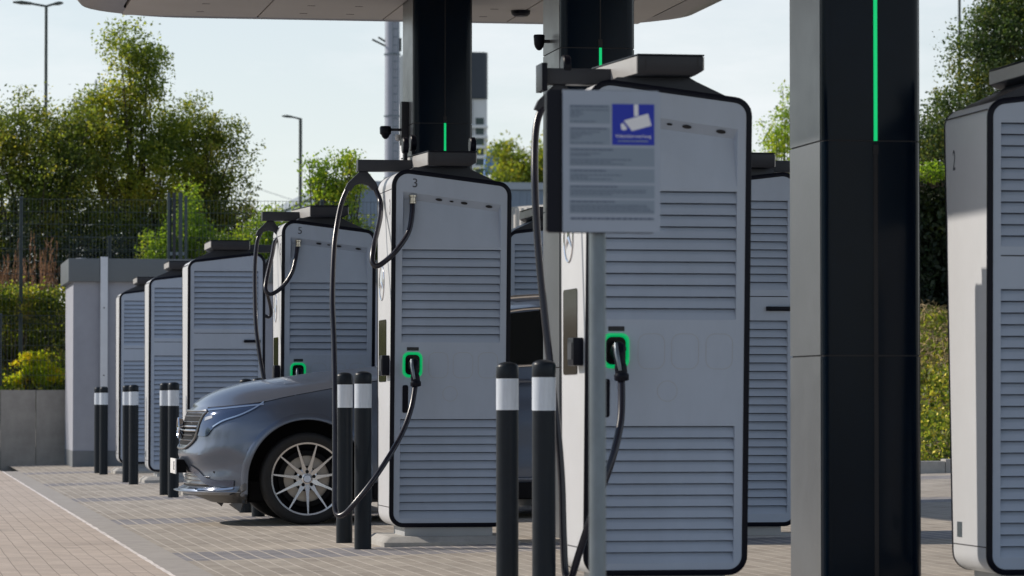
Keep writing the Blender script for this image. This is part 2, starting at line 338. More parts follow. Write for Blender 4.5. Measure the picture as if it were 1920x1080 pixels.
    b=MB(); b.box(xf-.052,xf-.001,-.285,-.14,1.14,1.275); cr_=b.build('card_reader',M['trim'],r,bevel=.008)
    b=MB(); b.box(xf-.056,xf-.0525,-.265,-.16,1.17,1.25); b.build('keypad',M['dark'],cr_)
    b=MB(); c=(xf-.004,.09,1.77)
    b.lathe([(.112,0),(.118,-.003),(.122,0),(.118,.003),(.112,0)],c,'x',40)
    for k in range(3):
        a=PI/2+k*2*PI/3; pt=lambda rr,aa:(xf-.005,c[1]+rr*math.cos(aa),c[2]+rr*math.sin(aa))
        b.add([pt(.114,a),pt(.018,a+PI/3),(xf-.011,c[1],c[2])],[(0,1,2)]); b.add([pt(.114,a),(xf-.011,c[1],c[2]),pt(.018,a-PI/3)],[(0,1,2)])
    b.build('star_emblem',M['chrome'],r,fix=False)
    b=MB(); b.box(.82-UC-.001,.82-UC+.002,-.13,-.21,.30,.375); b.build('type_plate',M['galv'],r)
    # roof cap, head box, swivel arm
    b=MB(); cap=[(.16,2.47),(.60,2.42),(.79,2.39),(.79,2.405),(.74,2.443),(.58,2.516),(.545,2.536),(.19,2.532),(.165,2.515)]
    b.loft([[(u-UC,-.27,z) for u,z in cap],[(u-UC,.26,z) for u,z in cap]]); b.build('roof_cap',M['dark'],r,bevel=.004)
    b=MB(); pl=[(.266,-.40),(.584,-.40),(.584,.36),(.19,.36)]
    b.loft([[(x-UC+(.0 if x<.4 else -.035),y*.97,2.535) for x,y in pl],[(x-UC,y,2.556) for x,y in pl],[(x-UC,y,2.625) for x,y in pl]])
    hb=b.build('head_box',M['dark'],r,bevel=.004)
    b=MB(); b.loft([[(x-UC+(-.004 if x<.4 else .005),y*1.012,2.6265) for x,y in pl],[(x-UC+(-.004 if x<.4 else .005),y*1.012,2.634) for x,y in pl]]); b.build('lid',M['trim'],hb,bevel=.002)
    for u in (.299,.556): b=MB(); b.box(u-UC,u+.004-UC,-.4015,-.398,2.558,2.622); b.build('box_joint',M['seam'],hb)
    b=MB()
    for (xa,ya),(xb,yb) in (((.264,-.395),(.188,.355)),):
        b.loft([[(xa-UC-.006,ya,z0) ,(xa-UC,ya,z0),(xb-UC,yb,z0),(xb-UC-.006,yb,z0)] for z0 in (2.540,2.622)])
    b.build('box_cheek',M['cheek'],hb)
    b=MB(); b.box(.584-UC,.59-UC,-.395,.355,2.560,2.622); b.build('box_cheek',M['cheek'],hb)
    b=MB(); b.box(-.155-UC,.30-UC,.02,.12,2.52,2.598); ar=b.build('swivel_arm',M['dark'],r,bevel=.006)
    return r
def spots(c,pts):
    for u,y,h in pts:
        b=MB(); b.lathe([(.0,-.02),(.05,-.02),(.056,-.014),(.056,.014),(.05,.02),(0,.02)],(u-UC,y,h-.02),'x',20); b.box(u-UC-.012,u-UC+.012,y-.03,y+.03,2.59,h-.03)
        b.build('cable_clamp',M['trim'],c,True,40)
def yoke(parent,dx,dz):
    b=MB(); pts=[(-.555,2.522),(-.507,2.522),(-.445,2.445),(-.428,2.405),(-.470,2.392),(-.500,2.425),(-.545,2.438),(-.590,2.425),(-.618,2.385),(-.660,2.397),(-.640,2.44)]
    b.loft([[(x+dx,.05,z+dz) for x,z in pts],[(x+dx,.09,z+dz) for x,z in pts]]); return b.build('cable_yoke',M['dark'],parent,bevel=.006)
def cable(parent,pts,r=.0178): 
    b=MB(); b.tube(smoothpath(pts,8),r,12); return b.build('charging_cable',M['cable'],parent,True,60)
def gland(parent):
    b=MB(); z0=2.352-.045
    b.lathe([(.026,.0),(.026,-.012),(.021,-.016),(.021,-.04),(.0235,-.043),(.0235,-.055),(.019,-.058)],(.161-UC-.002,pA(2.3)+.012,z0+.03),'z',16); return b.build('cable_gland',M['brass'],parent,True,30)
def plug(parent,x=-.262,zt=1.245):
    b=MB(); y0=pA(1.2)
    path=[(x+.01,y0+.0,zt-.05),(x+.008,y0-.05,zt-.03),(x+.006,y0-.085,zt-.03),(x+.004,y0-.105,zt-.065),(x+.008,y0-.112,zt-.11),(x+.012,y0-.112,zt-.15),(x+.014,y0-.108,zt-.175)]
    b.tube(smoothpath(path,5),[.034]*5+[.036]*5+[.030]*5+[.027]*5+[.030]*5+[.036]*5+[.034],14)
    p=b.build('charging_plug',M['trim'],parent,True,60)
    b=MB(); b.tube([(x-.012,y0-.098,zt),(x-.014,y0-.132,zt-.05),(x-.006,y0-.143,zt-.10),(x+.0,y0-.142,zt-.13)],[.009,.012,.01,.008],8); b.build('plug_latch',M['galv'],p,True,60)
    return p
proto=make_charger()
C3a=[(-0.262,-0.375,2.303),(-0.268,-0.41,2.216),(-0.297,-0.45,2.089),(-0.379,-0.5,1.97),(-0.46,-0.5,1.892),(-0.517,-0.5,1.86),(-0.543,-0.48,1.892),(-0.528,-0.42,1.983),(-0.487,-0.3,2.094),(-0.445,-0.15,2.209),(-0.423,0.02,2.315),(-0.452,0.07,2.411)]
C3b=[(-0.637,0.07,2.409),(-0.683,0.05,2.3),(-0.718,0,2.16),(-0.752,-0.1,1.976),(-0.78,-0.25,1.651),(-0.781,-0.35,1.365),(-0.792,-0.5,0.942),(-0.806,-0.62,0.454),(-0.81,-0.66,0.281),(-0.794,-0.7,0.227),(-0.752,-0.75,0.242),(-0.688,-0.8,0.319),(-0.577,-0.8,0.457),(-0.437,-0.7,0.646),(-0.346,-0.6,0.791),(-0.285,-0.52,0.935),(-0.252,-0.455,1.075)]
C5a=[(-0.262,-0.375,2.316),(-0.278,-0.42,2.223),(-0.323,-0.5,2.061),(-0.404,-0.5,1.939),(-0.495,-0.5,1.875),(-0.544,-0.5,1.898),(-0.539,-0.45,1.98),(-0.469,-0.25,2.206),(-0.431,-0.1,2.326),(-0.418,0.02,2.4),(-0.441,0.07,2.437)]
C5b=[(-0.532,0.07,2.42),(-0.567,0.05,2.331),(-0.59,0,2.123),(-0.599,-0.1,1.845),(-0.6,-0.2,1.615),(-0.58,-0.28,1.387),(-0.55,-0.35,1.178),(-0.505,-0.4,0.934),(-0.442,-0.45,0.618),(-0.334,-0.5,0.529),(-0.26,-0.5,0.619),(-0.245,-0.48,0.844),(-0.248,-0.46,1.075)]
C1b=[(-0.528,0.07,2.42),(-0.564,0.05,2.344),(-0.586,0,2.223),(-0.604,-0.1,2.009),(-0.6,-0.15,1.748),(-0.583,-0.2,1.463),(-0.561,-0.25,1.18),(-0.531,-0.3,0.848),(-0.514,-0.32,0.593),(-0.51,-0.34,0.339),(-0.503,-0.36,0.15),(-0.489,-0.42,0.127),(-0.466,-0.5,0.244),(-0.421,-0.6,0.436),(-0.331,-0.6,0.674),(-0.277,-0.55,0.849),(-0.258,-0.5,0.962),(-0.25,-0.455,1.075)]
GRP='charging stations standing in rows under the canopy'
def dress(c,a,bb,dx):
    gland(c); yoke(c,dx,0); cable(c,a); cable(c,bb); plug(c)
chs=[]
c3=proto
c1,c5=copy_tree(proto),copy_tree(proto)
revs=[copy_tree(proto) for _ in range(6)]
for c,(x,y) in ((c1,(3.69,17.38)),(c3,(3.69,24.21)),(c5,(3.69,31.03))): c.location=(x,y,0)
C1a=C3a[:-3]+[(-.43,-.15,2.209),(-.385,.02,2.315),(-.375,.07,2.40)]
C5a=C5a[:-2]+[(-.385,.02,2.37),(-.375,.07,2.41)]
dress(c1,C1a,C1b,.08); dress(c3,C3a,C3b,0); dress(c5,C5a,C5b,.08)
for c in (c1,c5):
    for ch in c.children:
        if ch.name.startswith('swivel_arm'): ch.location.x+=.05
spots(c3,[(.175,.08,2.72),(.245,.2,2.745),(.655,.2,2.735)]); spots(c1,[(.0,.07,2.63)]); b=MB(); b.box(-.135-UC,-.107-UC,-.02,.15,2.485,2.62); b.build('arm_end_plate',M['trim'],c1,bevel=.004)
for c,t in ((c3,'3'),(c5,'5')):
    text_mesh(t,.085,lambda x,y,z:(.172-UC+x,pA(2.414)-.0015-z,2.414+y),'printed_number',M['digit'],c)
    text_mesh(t,.15,lambda x,y,z:(.02-UC-.0015-z,-.30-x*.55,2.255+y),'printed_number',M['digit'],c)
ys=[37.78,43.45,49.05]
for c,(x,y) in zip(revs,[(3.45,ys[0]),(3.45,ys[1]),(3.45,ys[2]),(5.62,17.13),(5.62,23.98),(5.62,30.9)]):
    c.location=(x,y,0); c.rotation_euler=(0,0,PI)
    gland(c); yoke(c,0,0); cable(c,C3a); cable(c,[(-.637,.07,2.409),(-.68,.05,2.3),(-.70,0,2.0),(-.68,-.1,1.5),(-.62,-.25,1.0),(-.52,-.4,.6),(-.40,-.5,.55),(-.30,-.5,.75),(-.252,-.455,1.075)]); plug(c)
text_mesh('2',.145,lambda x,y,z:(.82-UC+.0015+z,-.24+x*.62,2.16+y),'printed_number',M['digit'],revs[3])
for c,l in ((c1,'grey charging station right behind the information sign, its green ring beside the post'),
            (c3,'grey charging station printed with a 3, its black cable hanging in front of two bollards'),
            (c5,'grey charging station printed with a 5, standing behind the bonnet of the parked car'),
            (revs[0],'grey louvred charging station just left of the one printed 5, with black door handle'),
            (revs[1],'grey louvred charging station second from the rendered building, between two others'),
            (revs[2],'smallest farthest grey charging station, beside the rendered building'),
            (revs[3],'grey charging station with a 2 printed on its narrow face, right of the nearest column'),
            (revs[4],'grey louvred charging station half hidden behind the nearest black column'),
            (revs[5],'grey louvred charging station seen over the roof of the parked car, mostly hidden')):
    tag(c,l,'charging station',GRP)

# ------------------------------------------------------------------ bollards
def make_bollard():
    b=MB(); b.lathe([(.056,-.1),(.056,.925)],seg=28,cap=False); r=b.build('bollard',M['boll'],None,True,50)
    b=MB(); b.lathe([(.0568,.925),(.0568,1.083)],seg=28); b.build('reflective_band',M['band'],r,True,50)
    b=MB(); b.lathe([(.056,1.083),(.0568,1.086),(.0568,1.140),(.052,1.152),(.035,1.162),(.015,1.1665),(0,1.167)],seg=28); b.build('bollard_cap',M['boll'],r,True,50)
    return r
bp=make_bollard(); first=True
BL=[(3.07,16.95,'front bollard beside the information sign post, nearer to station'),(3.07,17.98,'left bollard of the nearest pair, in front of the parked car door'),
    (3.07,23.6,'bollard right under the hanging cable of station 3, front one of its pair'),(3.08,24.66,'bollard behind the straight hanging cable of station 3, rear one of its pair'),
    (3.07,30.4,'bollard peeping over the car bonnet, right one of two black caps'),(3.07,31.5,'bollard peeping over the car bonnet, left one of two black caps'),
    (2.85,36.75,'front bollard of the pair just left of the car grille'),(2.84,37.75,'rear bollard of the pair just left of the car grille'),
    (2.835,42.55,'front bollard of the middle pair among the three far pairs'),(2.83,43.65,'rear bollard of the middle pair among the three far pairs'),
    (2.825,48.35,'front bollard of the farthest pair, under the white strip of the building'),(2.81,49.3,'rear bollard of the farthest pair, under the white strip of the building')]
for i,(x,y,l) in enumerate(BL):
    o=bp if i==0 else copy_tree(bp)
    o.location=(x,y,0 if x>2.9 else -.003); tag(o,l,'bollard','bollards standing in pairs by the charging stations')
for x,y,l in ((6.25,16.7,0),(6.25,17.7,0)):
    pass

# ------------------------------------------------------------------ canopy and columns
HC=4.5
def plan(d):   # canopy outline inset d
    return round_poly(offset_poly([(1.64,9.5),(7.34,9.5),(7.34,33.6),(1.64,33.6)],d),[max(1.0-d*.6,.15)]*4,10)
can=empty('canopy',(4.5,21.5,0)); cx,cy=4.5,21.5
def shift(b): b.v=[(x-cx,y-cy,z) for x,y,z in b.v]; return b
b=MB(); 
b.loft([[(x,y,HC+.0) for x,y in plan(.42)],[(x,y,HC+.004) for x,y in plan(.2)],[(x,y,HC+.03) for x,y in plan(.05)],[(x,y,HC+.09) for x,y in plan(0)],[(x,y,HC+.42) for x,y in plan(-.02)],[(x,y,HC+.5) for x,y in plan(.03)],[(x,y,HC+.5) for x,y in plan(.6)]],cap=False)
q=plan(.6); b.add([(x,y,HC+.5) for x,y in q],[tuple(range(len(q)))])
shift(b).build('canopy_rim',M['rim'],can,True,40)
x0,x1,y0,y1=2.085,6.9,9.95,33.16
for i,(a,c) in enumerate([(2.085,3.322),(3.334,4.487),(4.499,5.652),(5.664,6.90)]):
    b=MB()
    for yy0,yy1 in ((9.95,14.9),(14.912,20.9),(20.912,26.9),(26.912,33.16)): b.box(a+.004,c,yy0,yy1,HC-.004,HC+.03)
    shift(b).build('soffit_panel',M['soffit'],can,bevel=.002)
b=MB(); b.box(2.07,6.90,9.93,33.18,HC+.031,HC+.04); shift(b).build('soffit_backing',M['seam'],can)
for X in (2.75,3.62,4.2,4.85,5.35,6.0,6.5):
    for Y in (31.2,32.1,32.75,28.8,25.2): 
        jx=((X*7.3+Y*3.1)%1-.5)*.2; b=MB(); b.box(X+jx-.035,X+jx+.035,Y-.01,Y+.01,HC-.006,HC-.0035); shift(b).build('soffit_slot',M['seam'],can)
b=MB(); b.lathe([(.0,-.05),(.06,-.05),(.085,-.03),(.09,0.0)],(5.62,32.2,HC-.004),'z',20); shift(b).build('soffit_lamp',M['trim'],can,True)
tag(can,'long flat canopy roof with rounded corners carried by the black columns','canopy')
def make_column(lit):
    r=empty('column',(0,0,0))       # origin at near face centre-left
    W,D=.518,.70
    out=round_poly([(0,0),(W,0),(W,D),(0,D)],[.052,.06,.06,.03],6)
    segs=[(-.2,1.196),(1.204,2.286),(2.294,3.386),(3.394,HC+.02)]
    for z0,z1 in segs:
        b=MB(); b.loft([[(x,y,z) for x,y in out] for z in (z0,z1)]); b.build('front_cladding',M['colf'],r,True,40)
    b=MB(); oi=round_poly([(.004,.004),(W-.004,.004),(W-.004,D-.004),(.004,D-.004)],.05,4); b.loft([[(x,y,z) for x,y in oi] for z in (-.2,HC)]); b.build('core',M['seam'],r)
    for xx,s in ((0,-1),(W,1)):
        b=MB()
        for z0,z1 in segs: b.box(min(xx,xx+s*.003),max(xx,xx+s*.003),.05,D-.03,z0,z1)
        b.build('side_cladding',M['cols'],r)
    b=MB()
    for x in (.275,): 
        b.box(x-.011,x-.008,-.0025,.002,-.1,2.28); b.box(x+.008,x+.011,-.0025,.002,-.1,2.28); b.box(x-.009,x+.009,-.0012,.002,-.1,2.22); b.box(x-.004,x+.004,-.0015,.002,3.42,HC)
        b.box(x-.014,x+.014,-.005,.001,2.222,2.27); b.box(x-.014,x+.014,-.005,.001,3.398,3.45)
    b.build('light_channel',M['hole'],r)
    b=MB(); b.box(.275-.0092,.275+.0092,-.006,.001,2.29,3.392); b.build('light_strip',M['led'],r)
    return r
c=make_column(0); cols=[c,copy_tree(c),copy_tree(c)]
for o,(x,y),l in zip(cols,[(4.66,17.80),(4.53,24.35),(4.501,31.2)],['nearest and widest glossy black column with a green light line, beside station 2','middle glossy black column with a green light line, behind the nearest station','farthest narrowest glossy black column with a green light line, behind station 3']):
    o.location=(x,y,0); tag(o,l,'column','black columns carrying the canopy')
# cameras fixed to the columns
cm=empty('security_camera',(4.435,31.55,3.2)); 
b=MB(); b.box(.0,.062,-.06,.06,.02,.40); b.build('mounting_box',M['dark'],cm,bevel=.006)
b=MB(); b.tube([(0,0,.155),(-.09,0,.155),(-.13,0,.15)],.012,8); b.build('bracket',M['dark'],cm,True)
b=MB(); b.lathe([(0,.19),(.045,.185),(.052,.17),(.05,.12),(.036,.105),(.03,.09),(.015,.075),(0,.07)],(-.135,0,0),'z',18); b.build('camera_head',M['trim'],cm,True,40)
b=MB(); b.lathe([(0,.12),(.02,.12),(.026,.1),(.02,.07),(0,.06)],(-.03,-.03,-.01),'z',14); b.build('sensor',M['shell'],cm,True,40)
tag(cm,'dark dome security camera on an arm at the farthest column','camera')
cm2=empty('security_camera',(4.48,24.75,3.36))
b=MB(); b.tube([(.045,0,.11),(-.01,0,.11)],.012,8); b.build('bracket',M['dark'],cm2)
b=MB(); b.lathe([(0,.155),(.036,.155),(.04,.145),(.036,.09),(.03,.07),(.015,.05),(0,.045)],(-.03,0,0),'z',18); b.build('camera_head',M['trim'],cm2,True,40)
tag(cm2,'small dark dome security camera on the left side of the middle column','camera')

# ------------------------------------------------------------------ information sign
sg=empty('information_sign',(2.351,11.95,0)); SX,SY=2.351,11.95
b=MB(); b.lathe([(.0285,-.2),(.0285,1.62)],(0,.02,0),'z',24); b.build('post',M['galv'],sg,True,50)
def SP(u,v,d): return (2.2195-SX+u*.333,-.05-d,2.011-v*.476)
b=MB(); q=round_poly([(2.2195-SX,1.535),(2.5525-SX,1.535),(2.5525-SX,2.011),(2.2195-SX,2.011)],[.001,.012,.012,.001],4); b.prism(q,lambda p:(p[0],-.05,p[1]),lambda p:(p[0],-.046,p[1])); pn=b.build('sign_panel',M['signw'],sg)
b=MB(); q=round_poly([(2.166-SX,1.533),(2.54-SX,1.533),(2.54-SX,2.013),(2.166-SX,2.013)],.014,4); b.prism(q,lambda p:(p[0],-.038,p[1]),lambda p:(p[0],-.012,p[1])); b.build('backing_plate',M['trim'],sg)
def srect(b,u0,u1,v0,v1,d): b.add([SP(u0,v1,d),SP(u1,v1,d),SP(u1,v0,d),SP(u0,v0,d)],[(0,1,2,3)])
# fields: u,v fractions of the white panel
b=MB()
for u0,u1,v0,v1 in ((.07,.485,.105,.235),(.07,.485,.265,.385),(.07,.94,.405,.535),(.07,.94,.555,.65),(.07,.94,.67,.76),(.07,.94,.775,.87)): srect(b,u0,u1,v0,v1,.0006)
b.build('text_field',M['signf'],pn,fix=False)
b=MB(); R2=random.Random(3)
def tl(v,u0,u1,h):
    u=u0
    while u<u1:
        w_=R2.uniform(.02,.06); srect(b,u,min(u+w_,u1),v-h/2,v+h/2,.0012); u+=w_+.008
for v,u1,h in ((.115,.46,.010),(.14,.47,.006),(.155,.2,.006),(.17,.21,.006),(.185,.17,.006),(.222,.33,.006),(.272,.45,.010),(.295,.38,.006),(.31,.3,.006),(.325,.2,.006),(.34,.16,.006),(.372,.42,.006)): tl(v,.08,u1,h)
for v,u1,h in ((.42,.52,.010),(.447,.39,.006),(.46,.28,.006),(.49,.70,.006),(.505,.5,.006),(.52,.64,.006),(.568,.44,.010),(.598,.6,.006),(.613,.26,.006),(.628,.5,.006),(.68,.56,.010),(.705,.85,.006),(.72,.85,.006),(.735,.5,.006),(.786,.53,.010),(.812,.86,.006),(.826,.88,.006),(.84,.9,.006),(.854,.93,.006),(.905,.93,.015)): tl(v,.08,u1,h)
b.build('printed_lines',M['signt'],pn,fix=False)
b=MB(); srect(b,.505,.94,.095,.385,.0006); b.build('blue_field',M['signb'],pn,fix=False)
b=MB()
def sq(pts,d=.0013): b.add([SP(u,v,d) for u,v in pts][::-1],[tuple(range(len(pts)))])
sq([(.73,.097),(.775,.097),(.775,.18),(.73,.18)]); sq([(.625,.212),(.875,.16),(.91,.245),(.71,.285)]); sq([(.592,.238),(.618,.228),(.66,.268),(.648,.276),(.618,.282),(.6,.272)])
b.build('camera_symbol',M['white'],pn,fix=False)
b=MB()
for u0,u1 in ((.565,.60),(.607,.69),(.697,.735),(.742,.875)): srect(b,u0,u1,.352,.361,.0013)
b.build('small_print_line',M['signf'],pn,fix=False)
text_mesh('Videoüberwachung',.0158,lambda x,y,z:(SP(.7225,0,0)[0]+x,-.0513-z,2.011-.322*.476+y),'sign_lettering',M['white'],pn,.0002)
tag(sg,'white information sign with a blue video surveillance square on a galvanised post','sign')

# ------------------------------------------------------------------ parked car (x from the nose backwards, y < 0 towards the camera)
M['paint']=mat('car_paint',(.145,.175,.235),.35,.72,.06,900,coat=.6); M['paint'].node_tree.nodes['Principled BSDF'].inputs['Coat Roughness'].default_value=.1
M['carblack']=mat('car_black_plastic',(.008,.008,.010),.6,spec=.12)
M['skirt']=mat('car_grey_cladding',(.10,.10,.105),.45,.3)
M['tyre']=mat('tyre_rubber',(.013,.013,.014),.75,0,.2,30,.2,80)
M['carglass']=mat('car_window_glass',(.006,.009,.010),.05,0,spec=.4)
M['lampglass']=mat('headlamp_glass',(.055,.085,.16),.08,.5,coat=1)
M['alu']=mat('machined_alloy',(.66,.67,.70),.25,1)
M['dchrome']=mat('satin_chrome',(.30,.31,.33),.28,1)
M['disc']=mat('brake_disc',(.46,.42,.375),.4,.6)
M['plate']=mat('plate_white',(.7,.7,.7),.5)
car=empty('parked_car',(2.30,29.14,0))
W0=.94
def itp(x,T):
    if x<=T[0][0]: return T[0][1]
    for (a,b_),(c_,d_) in zip(T,T[1:]):
        if x<=c_: return b_+(d_-b_)*(x-a)/(c_-a)
    return T[-1][1]
def smo(x,T):                       # smoothed lookup
    return sum(itp(x+k*.03,T)*w_ for k,w_ in ((-1,.25),(0,.5),(1,.25)))
XC=[(.15,.30),(.20,.17),(.235,.05),(.245,.0),(.27,.0),(.30,.06),(.42,.07),(.50,.025),(.55,.005),(.60,.02),(.66,.035),(.75,.045),(.86,.075),(.90,.10),(.95,.16)]
WZ=[(.15,.83),(.25,.90),(.35,.925),(.5,.942),(.65,.946),(.8,.935),(.9,.915),(1.0,.885),(1.15,.86),(1.3,.85)]
ZS=[(0,.905),(.10,.915),(.19,.922),(.4,.942),(.61,.966),(.7,.992),(.93,1.035),(1.13,1.072),(1.6,1.15),(2.2,1.215),(2.7,1.24),(3.5,1.29),(4.2,1.31),(4.6,1.25),(4.76,1.16)]
ZC=[(0,.905),(.10,.925),(.14,.96),(.22,1.017),(.32,1.062),(.46,1.107),(.6,1.134),(.79,1.158),(1.13,1.207),(1.6,1.252),(2.2,1.28),(3.5,1.33),(4.3,1.35),(4.6,1.29),(4.76,1.18)]
NA,NN=.78,2.75
def xoff(y,z):                      # front surface x at height z and half width y
    w_=itp(z,WZ); q=min(abs(y)/w_,1); return itp(z,XC)+NA*(1-(1-q**NN)**(1/NN))
def yside(x,z):
    w_=itp(z,WZ); t=(x-itp(z,XC))/NA
    if t>=1: return w_
    if t<=0: return 0
    return w_*(1-(1-t)**NN)**(1/NN)
WHX,WHZ,WR=.934,.363,.468
WHX2,WHZ2=.934+2.873,.363+.063
def bulge(x,z,y):
    for cx_,cz_ in ((WHX,WHZ),(WHX2,WHZ2)):
        d=math.hypot(x-cx_,z-cz_)-WR
        if d>-.1: y+=.020*math.exp(-(max(d,0)/.075)**2)
    # shoulder crease along the doors, scooped lower door
    if 1.5<x<3.6: y-=.022*math.exp(-((z-.62)/.13)**2)*min(1,(x-1.5)/.3,(3.6-x)/.3)
    # hollow of the front corner below the eyebrow fold
    d=((x-.26)/.17)**2+((z-.50)/.10)**2
    if d<1: y-=.035*(1-d)**1.0
    return y
def make_body():
    NZ=34; st=[]
    for k in range(19): st.append(('f',k/18))
    for k in range(1,58): st.append(('s',NA+ (4.02-NA)*k/57))
    for k in range(1,13): st.append(('r',k/12))
    V=[];rows=[]
    for kind,t in st:
        col=[]
        for j in range(NZ+1):
            q=j/NZ
            def P(z):
                w_=itp(z,WZ); 
                if kind=='f':
                    th=t*PI/2; x=itp(z,XC)*(1-t*.0)+NA*(1-math.cos(th)**(2/NN)); y=w_*math.sin(th)**(2/NN)
                elif kind=='s': x=t; y=w_
                else:
                    th=t*PI/2; x=4.02+.70*math.sin(th)**(2/3.2)-.06*((z-.6)/.5)**2*t; y=w_*math.cos(th)**(2/3.2)
                return x,y
            x0_,_=P(.95); zs=smo(x0_,ZS); zb=.165+.022*max(0,x0_-.934) if kind!='f' else .165
            z=zb+(zs-zb)*q; x,y=P(z)
            col.append([x,bulge(x,z,y) if y>.3 else y,z])
        rows.append(col)
    b=MB(); n=NZ+1
    keep={}
    inside=lambda x,z:any((math.hypot(x-a,z-c_) if z>c_ else abs(x-a))<WR for a,c_ in ((WHX,WHZ),(WHX2,WHZ2)))
    for s_ in (-1,1):
        vs=[]; R3=[[list(p) for p in c_] for c_ in rows]
        fs=[]
        faces=[(i,j) for i in range(len(rows)-1) for j in range(NZ) if not (.3<rows[i][j][0]<4.4 and abs(rows[i][j][1])>.7 and inside((rows[i][j][0]+rows[i+1][j+1][0])/2,(rows[i][j][2]+rows[i+1][j+1][2])/2))]
        fset=set(faces)
        for i in range(len(rows)):
            for j in range(n):
                adj=[(i-a,j-c_) for a in (0,1) for c_ in (0,1)]
                allq=[q for q in adj if 0<=q[0]<len(rows)-1 and 0<=q[1]<NZ]
                if any(q in fset for q in allq) and any(q not in fset for q in allq):
                    x,y,z=R3[i][j]; cx_,cz_=(WHX,WHZ) if x<2.4 else (WHX2,WHZ2); d=math.hypot(x-cx_,z-cz_)
                    if z<cz_: R3[i][j][0]=cx_+math.copysign(WR,x-cx_)
                    elif d>1e-6: R3[i][j][0]=cx_+(x-cx_)/d*WR; R3[i][j][2]=cz_+(z-cz_)/d*WR
        vs=[(p[0],s_*p[1],p[2]) for c_ in R3 for p in c_]
        fs=[(i*n+j,(i+1)*n+j,(i+1)*n+j+1,i*n+j+1) for i,j in faces]
        b.add(vs,fs)
    body=b.build('body',M['paint'],car,True,32); body.data.materials.append(M['skirt'])
    for p in body.data.polygons:
        if p.center.z<.236: p.material_index=1
    # bonnet and deck across
    b=MB(); top=[c_[-1] for c_ in rows]; rings=[]
    for x,y,z in top:
        zc=smo(x,ZC); ring=[]
        for k in range(17):
            u=-1+2*k/16; zz=z+max(zc-z,0)*(1-abs(u)**2.6); ring.append((x-(.0 if x>1 else 0),u*y,zz))
        rings.append(ring)
    b.loft(rings,False,False); b.build('bonnet',M['paint'],car,True,40)
    return rows
rows=make_body()
def patch(T,B_,off,name,m,parent=car,k=5,sides=(-1,1),sub=4):
    b=MB()
    T=[tuple(p) for p in smoothpath([(x,0,z) for x,z in T],sub)]; B_=[tuple(p) for p in smoothpath([(x,0,z) for x,z in B_],sub)]
    for s_ in sides:
        rings=[]
        for t,q in zip(T,B_):
            r_=[]
            for j in range(k+1):
                f=j/k; x=t[0]+(q[0]-t[0])*f; z=t[2]+(q[2]-t[2])*f
                y=bulge(x,z,yside(max(x,itp(z,XC)+.012),z)); r_.append((x-off*.75,s_*(y+off*.65),z))
            rings.append(r_)
        b.loft(rings,False,False)
    return b.build(name,m,parent,True,40,fix=False)
HT=[(.112,.70),(.148,.85),(.188,.912),(.3,.926),(.42,.940),(.52,.950),(.60,.958)]
HB=[(.115,.698),(.170,.698),(.215,.757),(.29,.805),(.42,.852),(.53,.905),(.602,.953)]
for s_ in (-1,1):
    hl=patch(HT,HB,.006,'headlight',M['lampglass'],sides=(s_,))
    patch([(x+.004,z-.006) for x,z in HT[2:]],[(x+.004,z-.017) for x,z in HT[2:]],.009,'light_strip',M['chrome'],hl,1,(s_,))
    patch([(x,z+.018) for x,z in HB[2:]],[(x,z+.007) for x,z in HB[2:]],.009,'light_strip',M['chrome'],hl,1,(s_,))
    patch([(.165,.842),(.19,.852),(.215,.858)],[(.160,.815),(.19,.828),(.215,.838)],.0075,'lens',M['dchrome'],hl,2,(s_,))
    # shut line between bonnet and wing
    patch([(x,smo(x,ZS)-.001) for x in (.62,.8,1.0,1.2,1.4,1.6)],[(x,smo(x,ZS)-.006) for x in (.62,.8,1.0,1.2,1.4,1.6)],.0015,'bonnet_gap',M['carblack'],car,1,(s_,))
    patch([(x,smo(x,ZS)-.000) for x in (.19,.3,.42,.55,.62)],[(x,smo(x,ZS)-.007) for x in (.19,.3,.42,.55,.62)],.004,'bonnet_gap',M['carblack'],car,1,(s_,))
    bl=patch([(.07,.462),(.12,.425),(.165,.375),(.23,.35),(.30,.348),(.375,.348)],[(.07,.43),(.11,.385),(.15,.335),(.20,.305),(.28,.297),(.372,.300)],.012,'bumper_blade',mat('dark_chrome',(.11,.13,.19),.25,.8),car,3,(s_,))
    patch([(.10,.286),(.2,.287),(.3,.290),(.375,.298)],[(.10,.272),(.2,.272),(.3,.276),(.37,.284)],.02,'blade_edge',M['chrome'],bl,1,(s_,))
    patch([(.34,.236),(.37,.245),(.40,.270),(.43,.318),(.462,.338)],[(.345,.17),(.37,.168),(.40,.166),(.43,.166),(.462,.166)],.006,'bumper_cladding',M['skirt'],car,3,(s_,))
def across(z,ymax,off,n=24): return [(xoff(y,z)-off,y,z) for y in [-ymax+2*ymax*k/n for k in range(n+1)]]
# grille: dark mesh, chrome frame and bars, centre emblem
b=MB(); zz=[.625,.68,.74,.80,.85,.875]; b.loft([across(z,.56 if z>.72 else .56-(.72-z)*1.6,.006) for z in zz],False,False); gr=b.build('grille',M['carblack'],car,True)
M['dchrome']=mat('satin_chrome',(.30,.31,.33),.28,1)
for z in (.66,.70,.805,.85): b=MB(); b.tube(across(z,.55 if z>.72 else .47,.010),.0036,6); b.build('grille_bar',M['dchrome'],gr,True)
for z,h in ((.738,.013),(.770,.011)):
    b=MB(); b.tube(across(z,.55,.018),h*.75,8); b.build('grille_bar',M['chrome'],gr,True)
half_=[(.3,.598),(.43,.625),(.515,.67),(.545,.73),(.552,.80),(.57,.86),(.585,.893),(.5,.893),(.3,.892)]
fr=[(xoff(y,z)-.010,y,z) for y,z in [(0,.595)]+half_+[(0,.892)]+[(-y,z) for y,z in half_[::-1]]+[(0,.595)]]
